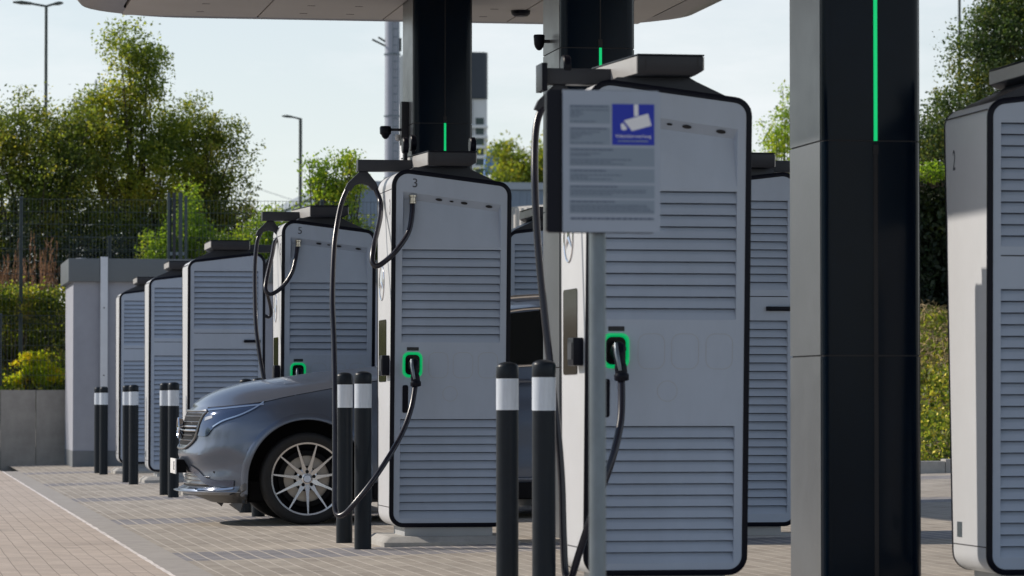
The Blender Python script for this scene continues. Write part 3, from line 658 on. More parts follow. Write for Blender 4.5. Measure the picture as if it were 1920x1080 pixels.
b=MB(); b.tube(smoothpath(fr,5),.009,8); b.build('grille_frame',M['dchrome'],gr,True)
b=MB(); ex=xoff(0,.75)-.045; b.lathe([(.072,0),(.08,-.008),(.085,0),(.08,.03),(.05,.045)],(ex,0,.755),'x',32)
for k in range(3):
    a=PI/2+k*2*PI/3; q=lambda r_,aa:(ex-.004,r_*math.cos(aa),.755+r_*math.sin(aa)); b.add([q(.075,a),q(.013,a+PI/3),(ex-.012,0,.755),q(.015,a-PI/3)],[(0,1,2),(0,2,3)])
b.build('star_emblem',M['chrome'],gr,True,fix=False)
b=MB(); b.box(-.045,-.035,-.26,.26,.392,.512); pl_=b.build('number_plate',M['plate'],car,bevel=.003)
b=MB(); b.box(-.034,.05,-.20,.20,.40,.505); b.build('plate_holder',M['carblack'],car)
text_mesh('UE',.10,lambda x,y,z:(-.046-z,-.12-x,.452+y),'plate_lettering',M['digit'],pl_)
b=MB(); b.loft([across(z,.70,-.004 if z>.3 else -.01) for z in (.29,.33,.38,.42)],False,False); lo=b.build('lower_intake',M['carblack'],car,True)
b=MB()
for z in (.315,.345,.375): b.tube(across(z,.66,.004),.005,6)
b.build('intake_bar',M['dchrome'],lo,True)
b=MB(); prof_=[(.024,.004),(.028,.008),(.022,.013),(-.02,.012),(-.02,.004)]; rings=[]
for y in [-.86+1.72*k/30 for k in range(31)]:
    x=xoff(y,.262); rings.append([(x-p,y*1.012,.250+q) for p,q in prof_])
b.loft(rings); b.build('splitter',M['dchrome'],car,True,30)
for s_ in (-1,1): b=MB(); b.add([(.36,s_*.74,.17),(.44,s_*.80,.17),(.42,s_*.79,.10),(.36,s_*.74,.17),(.34,s_*.70,.16),(.45,s_*.79,.16)],[(0,1,2),(4,5,2),(0,4,2),(1,5,2)]); b.build('air_deflector',M['skirt'],car,fix=False)
for s_ in (-1,1): b=MB(); b.lathe([(.010,0),(.013,-.003),(.015,0)],(.478,s_*(yside(.478,.585)+.004),.585),'y',14); b.build('parking_sensor',M['skirt'],car,True)
# wheel wells and arch lips
for cx_,cz_ in ((WHX,WHZ),(WHX2,WHZ2)):
    for s_ in (-1,1):
        arc=[(1,0,cz_-.165-.18*k_) for k_ in ()]
        path=[(WR,-(cz_-.17)),(WR,-.12),(WR,-.05)]+[(WR*math.cos(PI*k/30),WR*math.sin(PI*k/30)) for k in range(31)]+[(-WR,-.05),(-WR,-.12),(-WR,-(cz_-.17))]
        nrm=[(1,0)]*3+[(math.cos(PI*k/30),math.sin(PI*k/30)) for k in range(31)]+[(-1,0)]*3
        b=MB(); b.loft([[(cx_+p*1.004,s_*.90,cz_+q) for p,q in path],[(cx_+p*1.004,s_*.58,cz_+q) for p,q in path]],False,False)
        q=[(cx_+p*1.004,s_*.58,cz_+q_) for p,q_ in path]; b.add(q,[tuple(range(len(q)))]); b.build('wheel_well',M['carblack'],car,True)
        b=MB(); rings=[]
        for (p,q_),(nx_,nz_) in zip(path,nrm):
            ring=[]
            for d,o_ in ((.050,-.004),(.043,.004),(.01,.009),(-.004,.004),(-.010,-.03)):
                x=cx_+p+d*nx_; z=cz_+q_+d*nz_; ring.append((x,s_*(bulge(x,z,itp(z,WZ) if x>NA+.16 else yside(x,z))+o_),z))
            rings.append(ring)
        b.loft(rings,False,False); b.build('arch_lip',M['paint'],car,True,50)
b=MB(); b.box(.50,4.3,-.70,.70,.19,.34); b.build('underbody',M['carblack'],car)
for s_ in (-1,1):
    b=MB(); b.box(1.45,3.30,s_*.9275-.0275,s_*.9275+.0275,.20,.33); b.build('sill',M['carblack'],car,bevel=.015)
    b=MB(); b.box(1.45,3.30,s_*.9535-.0085,s_*.9535+.0085,.352,.364); b.build('sill_trim',M['chrome'],car)
# wheels
def make_wheel():
    b=MB(); RR=.276
    b.lathe([(RR,-.112),(RR+.010,-.116),(RR+.012,-.108),(RR,-.100),(RR-.012,-.07),(.225,-.03),(.215,.10),(RR,.11)],axis='y',seg=72)
    r=b.build('wheel',M['carblack'],None,True,50)
    b=MB(); b.lathe([(RR-.004,-.1165),(RR+.009,-.1195),(RR+.011,-.114)],axis='y',seg=72); b.build('rim_edge',M['alu'],r,True)
    b=MB(); b.lathe([(RR+.006,-.112),(.30,-.122),(.325,-.126),(.345,-.120),(.356,-.105),(.361,-.08),(.363,-.04),(.363,.04),(.361,.08),(.355,.11),(.33,.125),(RR,.115)],axis='y',seg=72); b.build('tyre',M['tyre'],r,True,50)
    for k in range(11):
        a=-PI/2+k*2*PI/11+.02; ca,sa=math.cos(a),math.sin(a); b=MB(); rings=[]
        for rr,hw,y in ((.045,.013,-.092),(.080,.0175,-.096),(.115,.0115,-.100),(.18,.0088,-.107),(.272,.0048,-.1165)):
            rings.append([(rr*ca-h*sa,yy,rr*sa+h*ca) for h,yy in ((-hw,y),(hw,y),(hw*1.15,y+.012),(hw*.9,y+.03),(-hw*.9,y+.03),(-hw*1.15,y+.012))])
        b.loft(rings); b.build('spoke',M['alu'],r,True,25)
    b=MB(); b.lathe([(0,-.088),(.075,-.088),(.085,-.08),(.085,-.05)],axis='y',seg=36); b.build('hub',M['alu'],r,True,40)
    for k in range(5):
        b=MB(); a=PI/2+k*2*PI/5+.02; b.lathe([(0,-.0985),(.0135,-.0985),(.0135,-.08)],(.056*math.cos(a),0,.056*math.sin(a)),'y',12); b.build('lug_nut',M['carblack'],r)
    b=MB(); b.lathe([(0,-.106),(.028,-.106),(.033,-.100),(.033,-.09)],axis='y',seg=28); hc=b.build('hub_cap',M['chrome'],r,True,40)
    b=MB(); b.lathe([(.10,-.01),(.192,-.01),(.192,.015),(.10,.015)],axis='y',seg=48); b.build('brake_disc',M['disc'],r,True,40)
    b=MB(); b.lathe([(.18,-.045),(.222,-.045),(.222,.05)],axis='y',seg=48); b.build('inner_barrel',M['carblack'],r,True)
    return r
wh=make_wheel(); wh.parent=car; wh.location=(WHX,-.815,WHZ)
for x,y,z,rot in ((WHX,.815,WHZ,PI),(WHX2,-.815,WHZ2,0),(WHX2,.815,WHZ2,PI)):
    w2=copy_tree(wh,car); w2.location=(x,y,z); w2.rotation_euler=(0,0,rot)
# cabin
ZR=[(1.66,1.23),(1.75,1.29),(2.15,1.58),(2.35,1.715),(2.8,1.765),(3.3,1.775),(3.9,1.755),(4.2,1.70),(4.45,1.50),(4.62,1.30)]
def rail(x):
    zr=itp(x,ZR); zb=smo(x,ZS)+.004; t=min(1,max(0,(zr-zb)/.45)); yb=.855; yt=.855-.225*t
    return zb,zr,yb,yt
b=MB(); rings=[]; xs=[1.66+2.96*k/60 for k in range(61)]
for x in xs:
    zb,zr,yb,yt=rail(x); ze=zb+(zr-.045-zb)*1 if zr-.045>zb else zb
    half=[(-yb,zb),(-(yb*.62+yt*.38),zb+(ze-zb)*.38),(-(yb*.3+yt*.7),zb+(ze-zb)*.7),(-yt,ze),(-yt*.8,ze+(zr-ze)*.6),(-yt*.45,zr),(0,zr+.008)]
    rings.append([(x,y,z) for y,z in half+[(-y,z) for y,z in half[-2::-1]]])
b.loft(rings,False,False); b.build('window_glass',M['carglass'],car,True,40)
b=MB(); rings=[]
for x in [2.25+1.95*k/30 for k in range(31)]:
    zb,zr,yb,yt=rail(x); ze=zr-.045; half=[(-yt-.014,ze-.03),(-yt-.006,ze+.006),(-yt*.8,ze+.03*.8+.012),(-yt*.45,zr+.009),(0,zr+.017)]
    rings.append([(x,y,z) for y,z in half+[(-y,z) for y,z in half[-2::-1]]])
b.loft(rings,False,False); b.build('roof',M['paint'],car,True,40)
for s_ in (-1,1):
    for nm,xx0,xx1,dx in (('front_pillar',1.70,2.38,0),('middle_pillar',2.92,2.84,0),('rear_pillar',4.55,4.15,0)):
        b=MB(); pts=[]
        if nm=='middle_pillar':
            zb,zr,yb,yt=rail(2.9); b.loft([[(2.86,s_*(yb+.004),zb),(2.98,s_*(yb+.004),zb),(2.98,s_*(yb-.02),zb),(2.86,s_*(yb-.02),zb)],[(2.82,s_*(yt+.004),zr-.05),(2.92,s_*(yt+.004),zr-.05),(2.92,s_*(yt-.02),zr-.05),(2.82,s_*(yt-.02),zr-.05)]]); b.build(nm,M['carblack'],car)
        else:
            for k in range(9):
                x=xx0+(xx1-xx0)*k/8; zb,zr,yb,yt=rail(x); pts.append((x,s_*(yt+.002),max(zr-.045,zb)+.004))
            b.tube(pts,.032,8); b.build(nm,M['paint'],car,True)
    b=MB(); b.tube(smoothpath([(x,s_*(rail(x)[2]+.008),rail(x)[0]+.006) for x in (1.75,2.0,2.5,3.0,3.5,4.0,4.3)],4),.010,6); b.build('belt_trim',M['chrome'],car,True)
    b=MB(); b.tube(smoothpath([(x,s_*(rail(x)[3]+.018),rail(x)[1]-.055) for x in (2.2,2.6,3.0,3.5,3.9,4.15)],4),.009,6); b.build('window_trim',M['chrome'],car,True)
    b=MB(); b.tube(smoothpath([(2.35,s_*.58,1.70),(2.45,s_*.58,1.775),(2.9,s_*.58,1.815),(3.5,s_*.58,1.81),(4.0,s_*.58,1.755),(4.1,s_*.58,1.70)],5),.016,8); b.build('roof_rail',M['chrome'],car,True)
    for x in (2.66,3.62):
        b=MB(); b.tube([(x-.13,s_*.935,1.120),(x-.09,s_*.957,1.128),(x+.07,s_*.957,1.130),(x+.11,s_*.935,1.128)],[.012,.017,.017,.012],8); b.build('door_handle',M['paint'],car,True)
    for x in (1.62,2.80,3.72):
        b=MB(); b.loft([[(x+dx_,s_*(bulge(x,z,itp(z,WZ))+.001),z) for dx_ in (-.003,.003)] for z in [.36+.82*k/12 for k in range(13)]],False,False); b.build('door_gap',M['carblack'],car,fix=False)
    b=MB(); b.lathe([(0,-.06),(.06,-.055),(.09,-.02),(.092,.03),(.07,.05),(0,.055)],(1.86,s_*1.02,1.27),'x',20); b.tube([(1.9,s_*.86,1.20),(1.88,s_*.96,1.23)],.02,8); b.build('wing_mirror',M['paint'],car,True,40)
    b=MB(); b.box(4.62,4.70,s_*.45 if s_<0 else .45,s_*.84,1.02,1.12); b.v=[(x,y,z) for x,y,z in b.v]; b.build('tail_light',mat('tail_red',(.3,.01,.01),.2),car,bevel=.02)
tag(car,'grey metallic car parked nose out between the charging stations with slim-spoked alloy wheels','car')

# ------------------------------------------------------------------ rendered building, wall, fences
bx=empty('flat_roof_building',(2.70,54.0,0)); B0=(2.77,54.0)
b=MB(); b.box(0,6.2,0,2.35,.02,2.74); bd=b.build('wall',M['render'],bx)
b=MB(); b.box(-.004,6.21,-.012,2.37,-.15,.235); b.build('base_course',M['plast'],bx)
b=MB(); b.box(-.075,6.3,-.075,2.43,2.74,3.08); b.build('fascia',M['fascia'],bx,bevel=.006)
b=MB(); b.box(.383,.388,-.078,-.074,2.74,3.08); b.box(3.3,3.306,-.078,-.074,2.74,3.08); b.build('fascia_joint',M['seam'],bx)
b=MB(); b.box(.395,.503,-.098,-.079,.02,3.105); dp=b.build('cable_duct',M['down'],bx,bevel=.003)
for z in (2.35,.55,1.35): b=MB(); b.lathe([(0,-.1035),(.008,-.1035),(.011,-.098)],(.449,0,z),'y',10); b.build('screw',M['seam'],dp)
b=MB(); b.lathe([(.10,3.0),(.10,3.095),(.08,3.115),(0,3.12)],(.0+.15,.8,0),'z',20); b.build('roof_vent',M['shell'],bx,True)
tag(bx,'small rendered building with grey fascia and a white vertical strip','building')
rw=[]
for i in range(-6,6):
    x=1.70+.545*i+.02
    b=MB(); b.box(0,.538,0,.12,-.4,1.14+.0*i); o=b.build('retaining_wall_slab',M['rwall'],None,bevel=.008); o.location=(x-.52+.52,56.6,0)
    rw.append(o)
for i,o in enumerate(rw):
    vis={6:'light concrete retaining slab left of the building, third one from the building',}
    tag(o,'pale precast concrete slab standing in the low retaining wall left of the building','retaining wall','concrete slabs of the retaining wall')
def mesh_fence(name,x0,x1,y,z0,z1,posts,label,dxw=.05,dzw=.2,top=0):
    r=empty(name,((x0+x1)/2,y,z0)); cx_=(x0+x1)/2
    pitch=(posts[1]-posts[0]) if len(posts)>1 else x1-x0
    edges=[x0]+[p for p in posts if x0<p<x1]+[x1]
    for a,c_ in zip(edges,edges[1:]):
        b=MB(); n=max(2,int((c_-a)/dxw))
        for k in range(n+1):
            x=a+(c_-a)*k/n-cx_; b.box(x-.0023,x+.0023,-.003,.003,0,z1-z0)
        m=max(2,int((z1-z0)/dzw))
        for k in range(m+1):
            z=(z1-z0)*k/m*.995; 
            for yy in (-.007,.007): b.box(a-cx_,c_-cx_,yy-.003,yy+.003,z-.003,z+.003)
        b.build('wire_panel',M['fence'],r)
    for p in posts:
        b=MB(); b.box(p-cx_-.03,p-cx_+.03,.012,.05,-.5,z1-z0+.03); b.build('fence_post',M['fence'],r,bevel=.004)
    tag(r,label,'fence'); return r
mesh_fence('mesh_fence',-3.2,9.6,58.2,2.2,4.20,[-2.9,-.42,2.08,4.45,6.9,8.05,9.3],'tall green grey wire mesh fence above and behind the flat roof building',.058)
mesh_fence('mesh_fence',-2.8,2.75,57.0,1.14,2.31,[-2.2,-.2,1.72],'low wire mesh fence standing above the concrete slabs left of the building',.055)
mesh_fence('mesh_fence',2.9,5.2,59.4,2.3,3.64,[3.56,5.0],'shorter wire mesh fence with one slim post visible just above the building roof',.055)
gp=empty('gate_post',(4.47,58.0,2.3))
for x,w_,m in ((-.06,.04,M['fence']),(.03,.05,M['dark']),(.13,.06,M['fence']),(.215,.045,M['fence'])):
    b=MB(); b.box(x-w_/2,x+w_/2,-.04,.04,0,2.0 if x<.2 else 1.95); b.build('upright',m,gp,bevel=.004)
b=MB(); b.box(-.06,.22,-.02,.02,1.0,1.05); b.build('cross_rail',M['galv'],gp)
tag(gp,'cluster of dark and galvanised gate uprights above the building roof','gate post')

# ------------------------------------------------------------------ lamps, mast, tower, halls, pylon
def lamp(x,y,h,arms,label,z0=-.5,r0=.09,r1=.045):
    r=empty('street_lamp',(x,y,0)); b=MB(); b.tube([(0,0,z0),(0,0,h*.5),(0,0,h)],[r0,(r0+r1)/2,r1],12); b.build('pole',M['steel'],r,True,50)
    for a in arms:
        b=MB(); b.tube([(0,0,h-.02),(a*.35,0,h+.03),(a*.5,0,h+.05)],.03,8)
        b.build('arm',M['steel'],r,True)
        b=MB(); s_=1 if a>0 else -1; b.loft([[(a*.45,-.12,h+.02),(a*.45,.12,h+.02),(a*.45,.12,h+.07),(a*.45,-.12,h+.07)],[(a*.75,-.16,h+.03),(a*.75,.16,h+.03),(a*.75,.16,h+.10),(a*.75,-.16,h+.10)],[(a,-.1,h+.06),(a,.1,h+.06),(a,.1,h+.085),(a,-.1,h+.085)]]); b.build('lamp_head',M['steel'],r,True,30)
    tag(r,label,'street lamp'); return r
lamp(4.02,95,11.28,(-.86,.44),'tall street lamp with two flat heads above the left trees',r0=.055,r1=.04)
lamp(13.50,120,10.38,(-.62,),'short-armed street lamp standing in open sky between the trees',r0=.07,r1=.055)
lamp(27.2,90,12.2,(-.8,),'thin lamp pole above the trees at the upper right',r0=.045,r1=.035)
lamp(23.0,240,10.4,(-.8,.8),'tiny distant lamp with two arms just above the light green tree',r0=.11,r1=.08)
ms=empty('telecom_mast',(15.2,110,0))
b=MB(); b.tube([(0,0,-.8),(0,0,16)],[.245,.225],24); b.build('pole',mat('mast_steel',(.34,.36,.42),.5,.5,.08,2),ms,True,50)
b=MB()
for x in (-.02,.13): b.box(x-.012,x+.012,-.30,-.28,0,15)
for k in range(60): b.box(-.02,.13,-.295,-.283,.1+k*.25,.125+k*.25)
b.build('ladder',M['galv'],ms)
for k in range(8): b=MB(); b.lathe([(.245,-.02),(.262,-.02),(.262,.02),(.245,.02)],(0,0,2.1+k*1.9),'z',20); b.build('flange',M['galv'],ms)
b=MB(); b.tube([(-.2,0,11.85),(-.62,0,12.05)],.03,6); b.tube([(-.2,.1,12.0),(-.42,.1,12.13)],.03,6); b.build('antenna_arm',M['steel'],ms)
b=MB(); b.box(.22,.27,-.1,.1,11.7,12.1); b.build('equipment_box',M['steel'],ms)
tag(ms,'tall grey telecom mast with a ladder rising behind the farthest column','mast')
tw=empty('high_rise',(66.5,450,0))
b=MB(); b.box(-2.1,7.75,0,14,-1,39.0); b.build('facade',mat('tower_white',(.78,.79,.8),.7,0,.05,.5),tw)
b=MB(); b.loft([[(x,y,z) for x,y in round_poly([(-2.3,-.3),(7.9,-.3),(7.9,14.3),(-2.3,14.3)],.8,4)] for z in (39.05,44.9)]); b.build('dark_crown',mat('tower_crown',(.014,.028,.05),.35),tw,True,30)
wg=mat('tower_window',(.05,.085,.08),.5)
for r_ in range(9):
    for k in range(5):
        x=6.9-k*1.95; z=36.2-r_*1.28*1.0; q=.0
        b=MB(); b.box(x-.62,x+.42,-.05,.0,z-.42,z+.42); b.build('window',wg,tw)
        if False: pass
b=MB()
for r_ in range(10): b.box(-2.15,7.8,-.35,.0,35.3-r_*1.28+.02,35.3-r_*1.28+.34)
b.build('balcony_band',mat('tower_band',(.85,.85,.84),.6),tw)
b=MB()
for k in range(5): b.box(7.78-k*1.95-1.95,7.78-k*1.95-1.85,-.3,0,24,38.9)
b.build('pier',mat('tower_pier',(.45,.46,.47),.6),tw)
tag(tw,'distant white high rise with a dark crown between two columns','building')
hall=empty('industrial_hall',(21.5,125,0)); m_h=mat('hall_blue_grey',(.20,.26,.34),.5,.2,.06,.8)
b=MB(); b.box(-6.3,9,0,25,-1,8.35); b.build('wall',m_h,hall)
b=MB(); b.box(-6.4,9.1,-.1,25.1,8.37,8.62); b.build('roof_edge',mat('hall_roof',(.33,.38,.44),.5,.2),hall)
b=MB()
for k in range(60): b.box(-6.2+k*.25,-6.14+k*.25,-.03,0,0,8.3)
b.build('cladding_rib',m_h,hall)
tag(hall,'blue grey industrial hall in the distance between stations 5 and 3','building')
wb=empty('white_hall',(11.2,62,0)); m_w=mat('white_sheet',(.62,.6,.57),.5,0,.04,3)
b=MB(); P4=[(-1.1,1.6),(2.6,-5.5)]
b.loft([[(-1.1,1.6,-1),(2.6,-5.5,-1),(4.6,-4.5,-1),(.9,2.6,-1)],[(-1.1,1.6,4.36),(2.6,-5.5,4.36),(4.6,-4.5,4.36),(.9,2.6,4.36)]]); b.build('wall',m_w,wb)
b=MB()
for k in range(48):
    t=k/48; x=-1.1+3.7*t; y=1.6-7.1*t; b.box(x-.03,x+.015,y-.03,y+.01,-.9,4.33)
b.build('cladding_rib',m_w,wb)
b=MB(); b.box(-.62,-.50,.35,.5,4.36,4.50); b.build('roof_bracket',m_w,wb)
tag(wb,'low white sheet metal hall seen above the car roof','building')
py=empty('power_pylon',(33.6,600,0)); pm=mat('pylon_steel',(.30,.33,.36),.6,.3); b=MB()
for sx in (-1,1):
    for sy in (-1,1): b.tube([(sx*3,sy*3,-1),(sx*.5,sy*.5,50),(0,0,54)],.14,4)
for k in range(10):
    z=5*k; w_=3-2.5*z/50; w2=3-2.5*(z+5)/50; b.tube([(-w_,-w_,z),(w2,-w2,z+5)],.08,4); b.tube([(w_,-w_,z),(-w2,-w2,z+5)],.08,4)
b.build('lattice_tower',pm,py)
for z,h in ((40,7),(46,5)):
    b=MB(); b.tube([(-h,0,z),(0,0,z+.8),(h,0,z)],.13,4); b.build('cross_arm',pm,py)
tag(py,'faint distant power pylon above the left trees','pylon')
b=MB()
for z,dx_ in ((40,7),(40,-7),(46,5)):
    P5=[]
    for k in range(31):
        t=k/30; P5.append((33.6+dx_+110*t,600-20*t,z-14*4*t*(1-t)-6*t))
    b.tube(P5,.06,4)
tag(b.build('power_line',pm),'faint overhead power lines sagging across the pale sky','power line')
sgn=MB(); sgn.loft([[(0,0,0),(2.6,0,.2),(2.9,0,2.6),(.8,0,3.1),(.1,0,2.0)],[(0,.8,0),(2.6,.8,.2),(2.9,.8,2.6),(.8,.8,3.1),(.1,.8,2.0)]]); o=sgn.build('blue_awning',mat('blue_fabric',(.12,.26,.55),.6),None,bevel=.1); o.scale=(.32,.3,.40); o.location=(26.6,162,11.2); tag(o,'small blue awning far behind, right of the white high rise','awning')

# ------------------------------------------------------------------ terrain and vegetation
def leafmat(name,c1,c2,c3=None,rough=.55,trans=.5,sc_=1.2):
    m=bpy.data.materials.new(name); m.use_nodes=True; n=m.node_tree; b=n.nodes['Principled BSDF']; K=n.links.new
    g=n.nodes.new('ShaderNodeNewGeometry'); x=n.nodes.new('ShaderNodeTexNoise'); x.inputs['Scale'].default_value=sc_; x.inputs['Detail'].default_value=3; K(g.outputs['Position'],x.inputs['Vector'])
    ri=n.nodes.new('ShaderNodeMath'); ri.operation='MULTIPLY_ADD'; ri.inputs[1].default_value=.45; ri.inputs[2].default_value=-.22; K(g.outputs['Random Per Island'],ri.inputs[0])
    ad=n.nodes.new('ShaderNodeMath'); ad.operation='ADD'; K(x.outputs[0],ad.inputs[0]); K(ri.outputs[0],ad.inputs[1])
    r=n.nodes.new('ShaderNodeValToRGB'); e=r.color_ramp.elements; e[0].position=.33; e[0].color=(*c1,1); e[1].position=.62; e[1].color=(*c2,1)
    if c3: q=r.color_ramp.elements.new(.8); q.color=(*c3,1)
    K(ad.outputs[0],r.inputs[0]); K(r.outputs[0],b.inputs['Base Color']); b.inputs['Roughness'].default_value=rough
    t=n.nodes.new('ShaderNodeBsdfTranslucent'); sc2=n.nodes.new('ShaderNodeVectorMath'); sc2.operation='MULTIPLY'; sc2.inputs[1].default_value=(1.5,1.6,.7); K(r.outputs[0],sc2.inputs[0]); K(sc2.outputs[0],t.inputs[0])
    mm=n.nodes.new('ShaderNodeMixShader'); mm.inputs[0].default_value=trans; K(b.outputs[0],mm.inputs[1]); K(t.outputs[0],mm.inputs[2]); K(mm.outputs[0],n.nodes['Material Output'].inputs[0])
    return m
def leaf_mesh(name,pts,size,m,parent,asp=.55):
    n=len(pts); pts=np.asarray(pts); 
    a=rng.normal(size=(n,3)); a/=np.linalg.norm(a,axis=1,keepdims=True); c=rng.normal(size=(n,3)); c-=a*(a*c).sum(1,keepdims=True); c/=np.linalg.norm(c,axis=1,keepdims=True)
    s=size*(.6+.8*rng.random((n,1)))/2; d=np.cross(a,c)
    V=np.stack([pts-a*s,pts+c*s*asp-d*s*.1,pts+a*s,pts-c*s*asp-d*s*.1],1).reshape(-1,3)
    me=bpy.data.meshes.new(name); me.vertices.add(4*n); me.vertices.foreach_set('co',V.ravel().astype('f'))
    me.loops.add(4*n); me.loops.foreach_set('vertex_index',np.arange(4*n,dtype='i')); me.polygons.add(n); me.polygons.foreach_set('loop_start',np.arange(0,4*n,4,dtype='i'))
    me.update(calc_edges=True); me.materials.append(m); o=bpy.data.objects.new(name,me); COL.objects.link(o); o.parent=parent; return o
def plant(name,x,y,z0,blobs,nl,size,m,label,cat,group=None,clr=.3,npc=70,trunk=.1,twigs=True,fz=.8):
    if x>-10: nl=int(nl*1.9); size*=.78; npc=int(npc*1.25)
    """blobs: (dx,dy,z,rx,ry,rz) envelopes of the crown; leaves sit in small clumps at branch tips"""
    r=empty(name,(x,y,z0)); vol=np.array([q[3]*q[4]*q[5] for q in blobs])**.8; vol/=vol.sum(); nc=max(6,nl//npc); tips=[];P=[]
    for q,c_ in zip(blobs,rng.multinomial(nc,vol)):
        for _ in range(c_):
            v=rng.normal(size=3); v/=np.linalg.norm(v); rr=rng.random()**.42*(1.28 if rng.random()<.10 else 1.0)
            t=np.array([q[0]+v[0]*q[3]*rr,q[1]+v[1]*q[4]*rr,q[2]-z0+v[2]*q[5]*rr]); tips.append((t,q))
            k=int(npc*(.5+rng.random())); cr_=clr*(.55+.9*rng.random()); u=np.clip(rng.normal(size=(k,3)),-1.7,1.7)*cr_*.5*np.array([1,1,fz]); P.append(t+u)
    P=np.concatenate(P); P=P[P[:,2]>-.2]; leaf_mesh('crown' if trunk else 'leaves',P,size,m,r)
    b=MB(); 
    if trunk:
        cz=np.mean([q[2] for q in blobs])-z0; top=max(q[2]+q[5]*.5 for q in blobs)-z0; mx_=np.mean([q[0] for q in blobs])
        b.tube(smoothpath([(0,0,-.4),(mx_*.3,0,cz*.35),(mx_*.8,.05,cz*.8),(mx_,0,top*.9)],4),[trunk*(1-.85*k/12) for k in range(13)],8)
        b.build('trunk',M['bark'],r,True); b=MB()
    for t,q in tips[::max(1,len(tips)//(70 if trunk else 20))]:
        s_=np.array([q[0]*.5,0,max(.1,(q[2]-z0)*.45)]) if trunk else np.array([t[0]*.3,t[1]*.3,0]); mid=(s_+t)/2+rng.normal(size=3)*.08
        b.tube([tuple(s_),tuple(mid),tuple(t)],[.028 if trunk else .012,.015 if trunk else .008,.005],5)
    if name!='hedge': b.build('limbs' if trunk else 'stems',M['bark'],r,True)
    tag(r,label,cat,group); return r
G_dark=leafmat('leaf_dark',(.075,.11,.028),(.22,.25,.05),(.46,.38,.08),trans=.6,rough=.4)
G_mid=leafmat('leaf_mid',(.11,.155,.035),(.30,.33,.055),(.54,.44,.08),trans=.62,rough=.4)
G_lite=leafmat('leaf_light',(.13,.21,.03),(.30,.40,.05),(.50,.48,.08),trans=.6,rough=.4)
G_yel=leafmat('leaf_yellow',(.34,.42,.04),(.68,.64,.06),(.85,.60,.05),trans=.75,sc_=4)
G_con=leafmat('needle',(.04,.075,.03),(.11,.16,.05),(.24,.23,.06),trans=.4)
G_hedge=leafmat('hedge_leaf',(.008,.018,.008),(.025,.045,.016),(.06,.08,.02),trans=.2)
def terrain(name,fn,x0,x1,y0,y1,nx,ny,m,kind='structure'):
    b=MB(); vs=[(x0+(x1-x0)*i/nx,y0+(y1-y0)*j/ny,fn(x0+(x1-x0)*i/nx,y0+(y1-y0)*j/ny)) for j in range(ny+1) for i in range(nx+1)]
    b.add(vs,[(j*(nx+1)+i,j*(nx+1)+i+1,(j+1)*(nx+1)+i+1,(j+1)*(nx+1)+i) for j in range(ny) for i in range(nx)]); return tag(b.build(name,m,None,True,80),kind=kind)
M['soil']=mat('soil_and_litter',(.16,.125,.07),.95,0,.45,3,.6,12)
def bank(x,y): return .9+min(1,max(0,(y-56.7)/4.5))*1.5+.08*math.sin(x*2.1+y)+.05*math.sin(x*5.3)+max(0,y-61)*.02
terrain('embankment',bank,-25,9.0,56.72,80,60,40,M['soil'])
def slope(x,y): return .22+max(0,(y-38.6))*.262-max(0,(y-45.2))*.20+.05*math.sin(x*3+y*2)+.04*math.sin(x*7.1-y*3)
terrain('grass_slope',slope,10.4,40,38.55,60,60,50,M['soil'])
b=MB(); 
for k in range(14): b.box(10.4+k*1.0,11.395+k*1.0,38.3,38.5,gz(10.4+k)-.2,gz(10.9+k)+.14)
o=b.build('kerb',M['conc'],None,bevel=.012); tag(o,kind='structure')
T=plant
T('deciduous_tree',2.2,62,2.2,[(-.1,0,4.7,1.3,1.2,1.0),(.15,0,5.55,.75,.8,.7),(-.6,.2,5.5,.7,.7,.6),(.9,0,4.6,.8,1,1.0),(.95,0,5.5,.5,.6,.5),(.5,0,3.6,1.2,1,.8),(-1.0,0,3.6,1.1,1,.9)],32000,.075,G_dark,'dark leafy tree at the left edge of the photo behind the lamp pole','tree','trees beyond the mesh fence',.30)
T('deciduous_tree',4.15,62.5,2.2,[(0,0,4.9,.95,.9,1.1),(.05,0,6.3,.55,.55,.9),(-.15,0,7.0,.38,.4,.42),(.35,0,6.75,.3,.3,.5),(-.5,0,5.9,.35,.4,.4),(-.8,0,5.7,.4,.4,.6),(.55,0,5.6,.5,.5,.6),(0,0,3.7,1.2,1,.8)],24000,.075,G_mid,'tallest leafy tree of the left group, its crown ending in two uneven tops','tree','trees beyond the mesh fence',.26)
T('deciduous_tree',5.35,63,2.2,[(0,0,5.0,.75,.8,.9),(-.15,0,5.75,.5,.5,.5),(.35,0,5.6,.35,.4,.35),(.45,0,4.4,.5,.6,.6),(-.2,0,3.9,.9,.9,.8)],17000,.07,G_dark,'dark leafy tree on the right of the left group, shorter than its neighbour','tree','trees beyond the mesh fence',.26)
T('deciduous_tree',.5,65,2.2,[(0,0,4.4,1.1,1.2,1.1),(.2,0,5.5,.7,.8,.6)],12000,.08,G_mid,'leafy tree just outside the left edge of the photo','tree','trees beyond the mesh fence',.3)
T('deciduous_tree',7.25,60,2.3,[(.0,0,4.45,.45,.5,.42),(.22,0,4.95,.28,.3,.2),(-.22,0,4.75,.26,.3,.25),(.38,0,4.55,.2,.3,.3),(-.1,0,3.8,.6,.6,.45)],5200,.075,G_lite,'small light green tree with drooping leaves right of the short-armed lamp','tree','trees beyond the mesh fence',.2,40,.05)
T('shrub',4.75,59.5,2.4,[(-.25,0,3.35,.5,.5,.45),(.1,0,3.75,.4,.4,.35),(.1,0,4.25,.14,.2,.3),(-.5,0,2.9,.35,.4,.4)],6000,.07,G_lite,'bright green shrub behind the gate uprights above the building roof','shrub','shrubs on the embankment',.2,40,0)
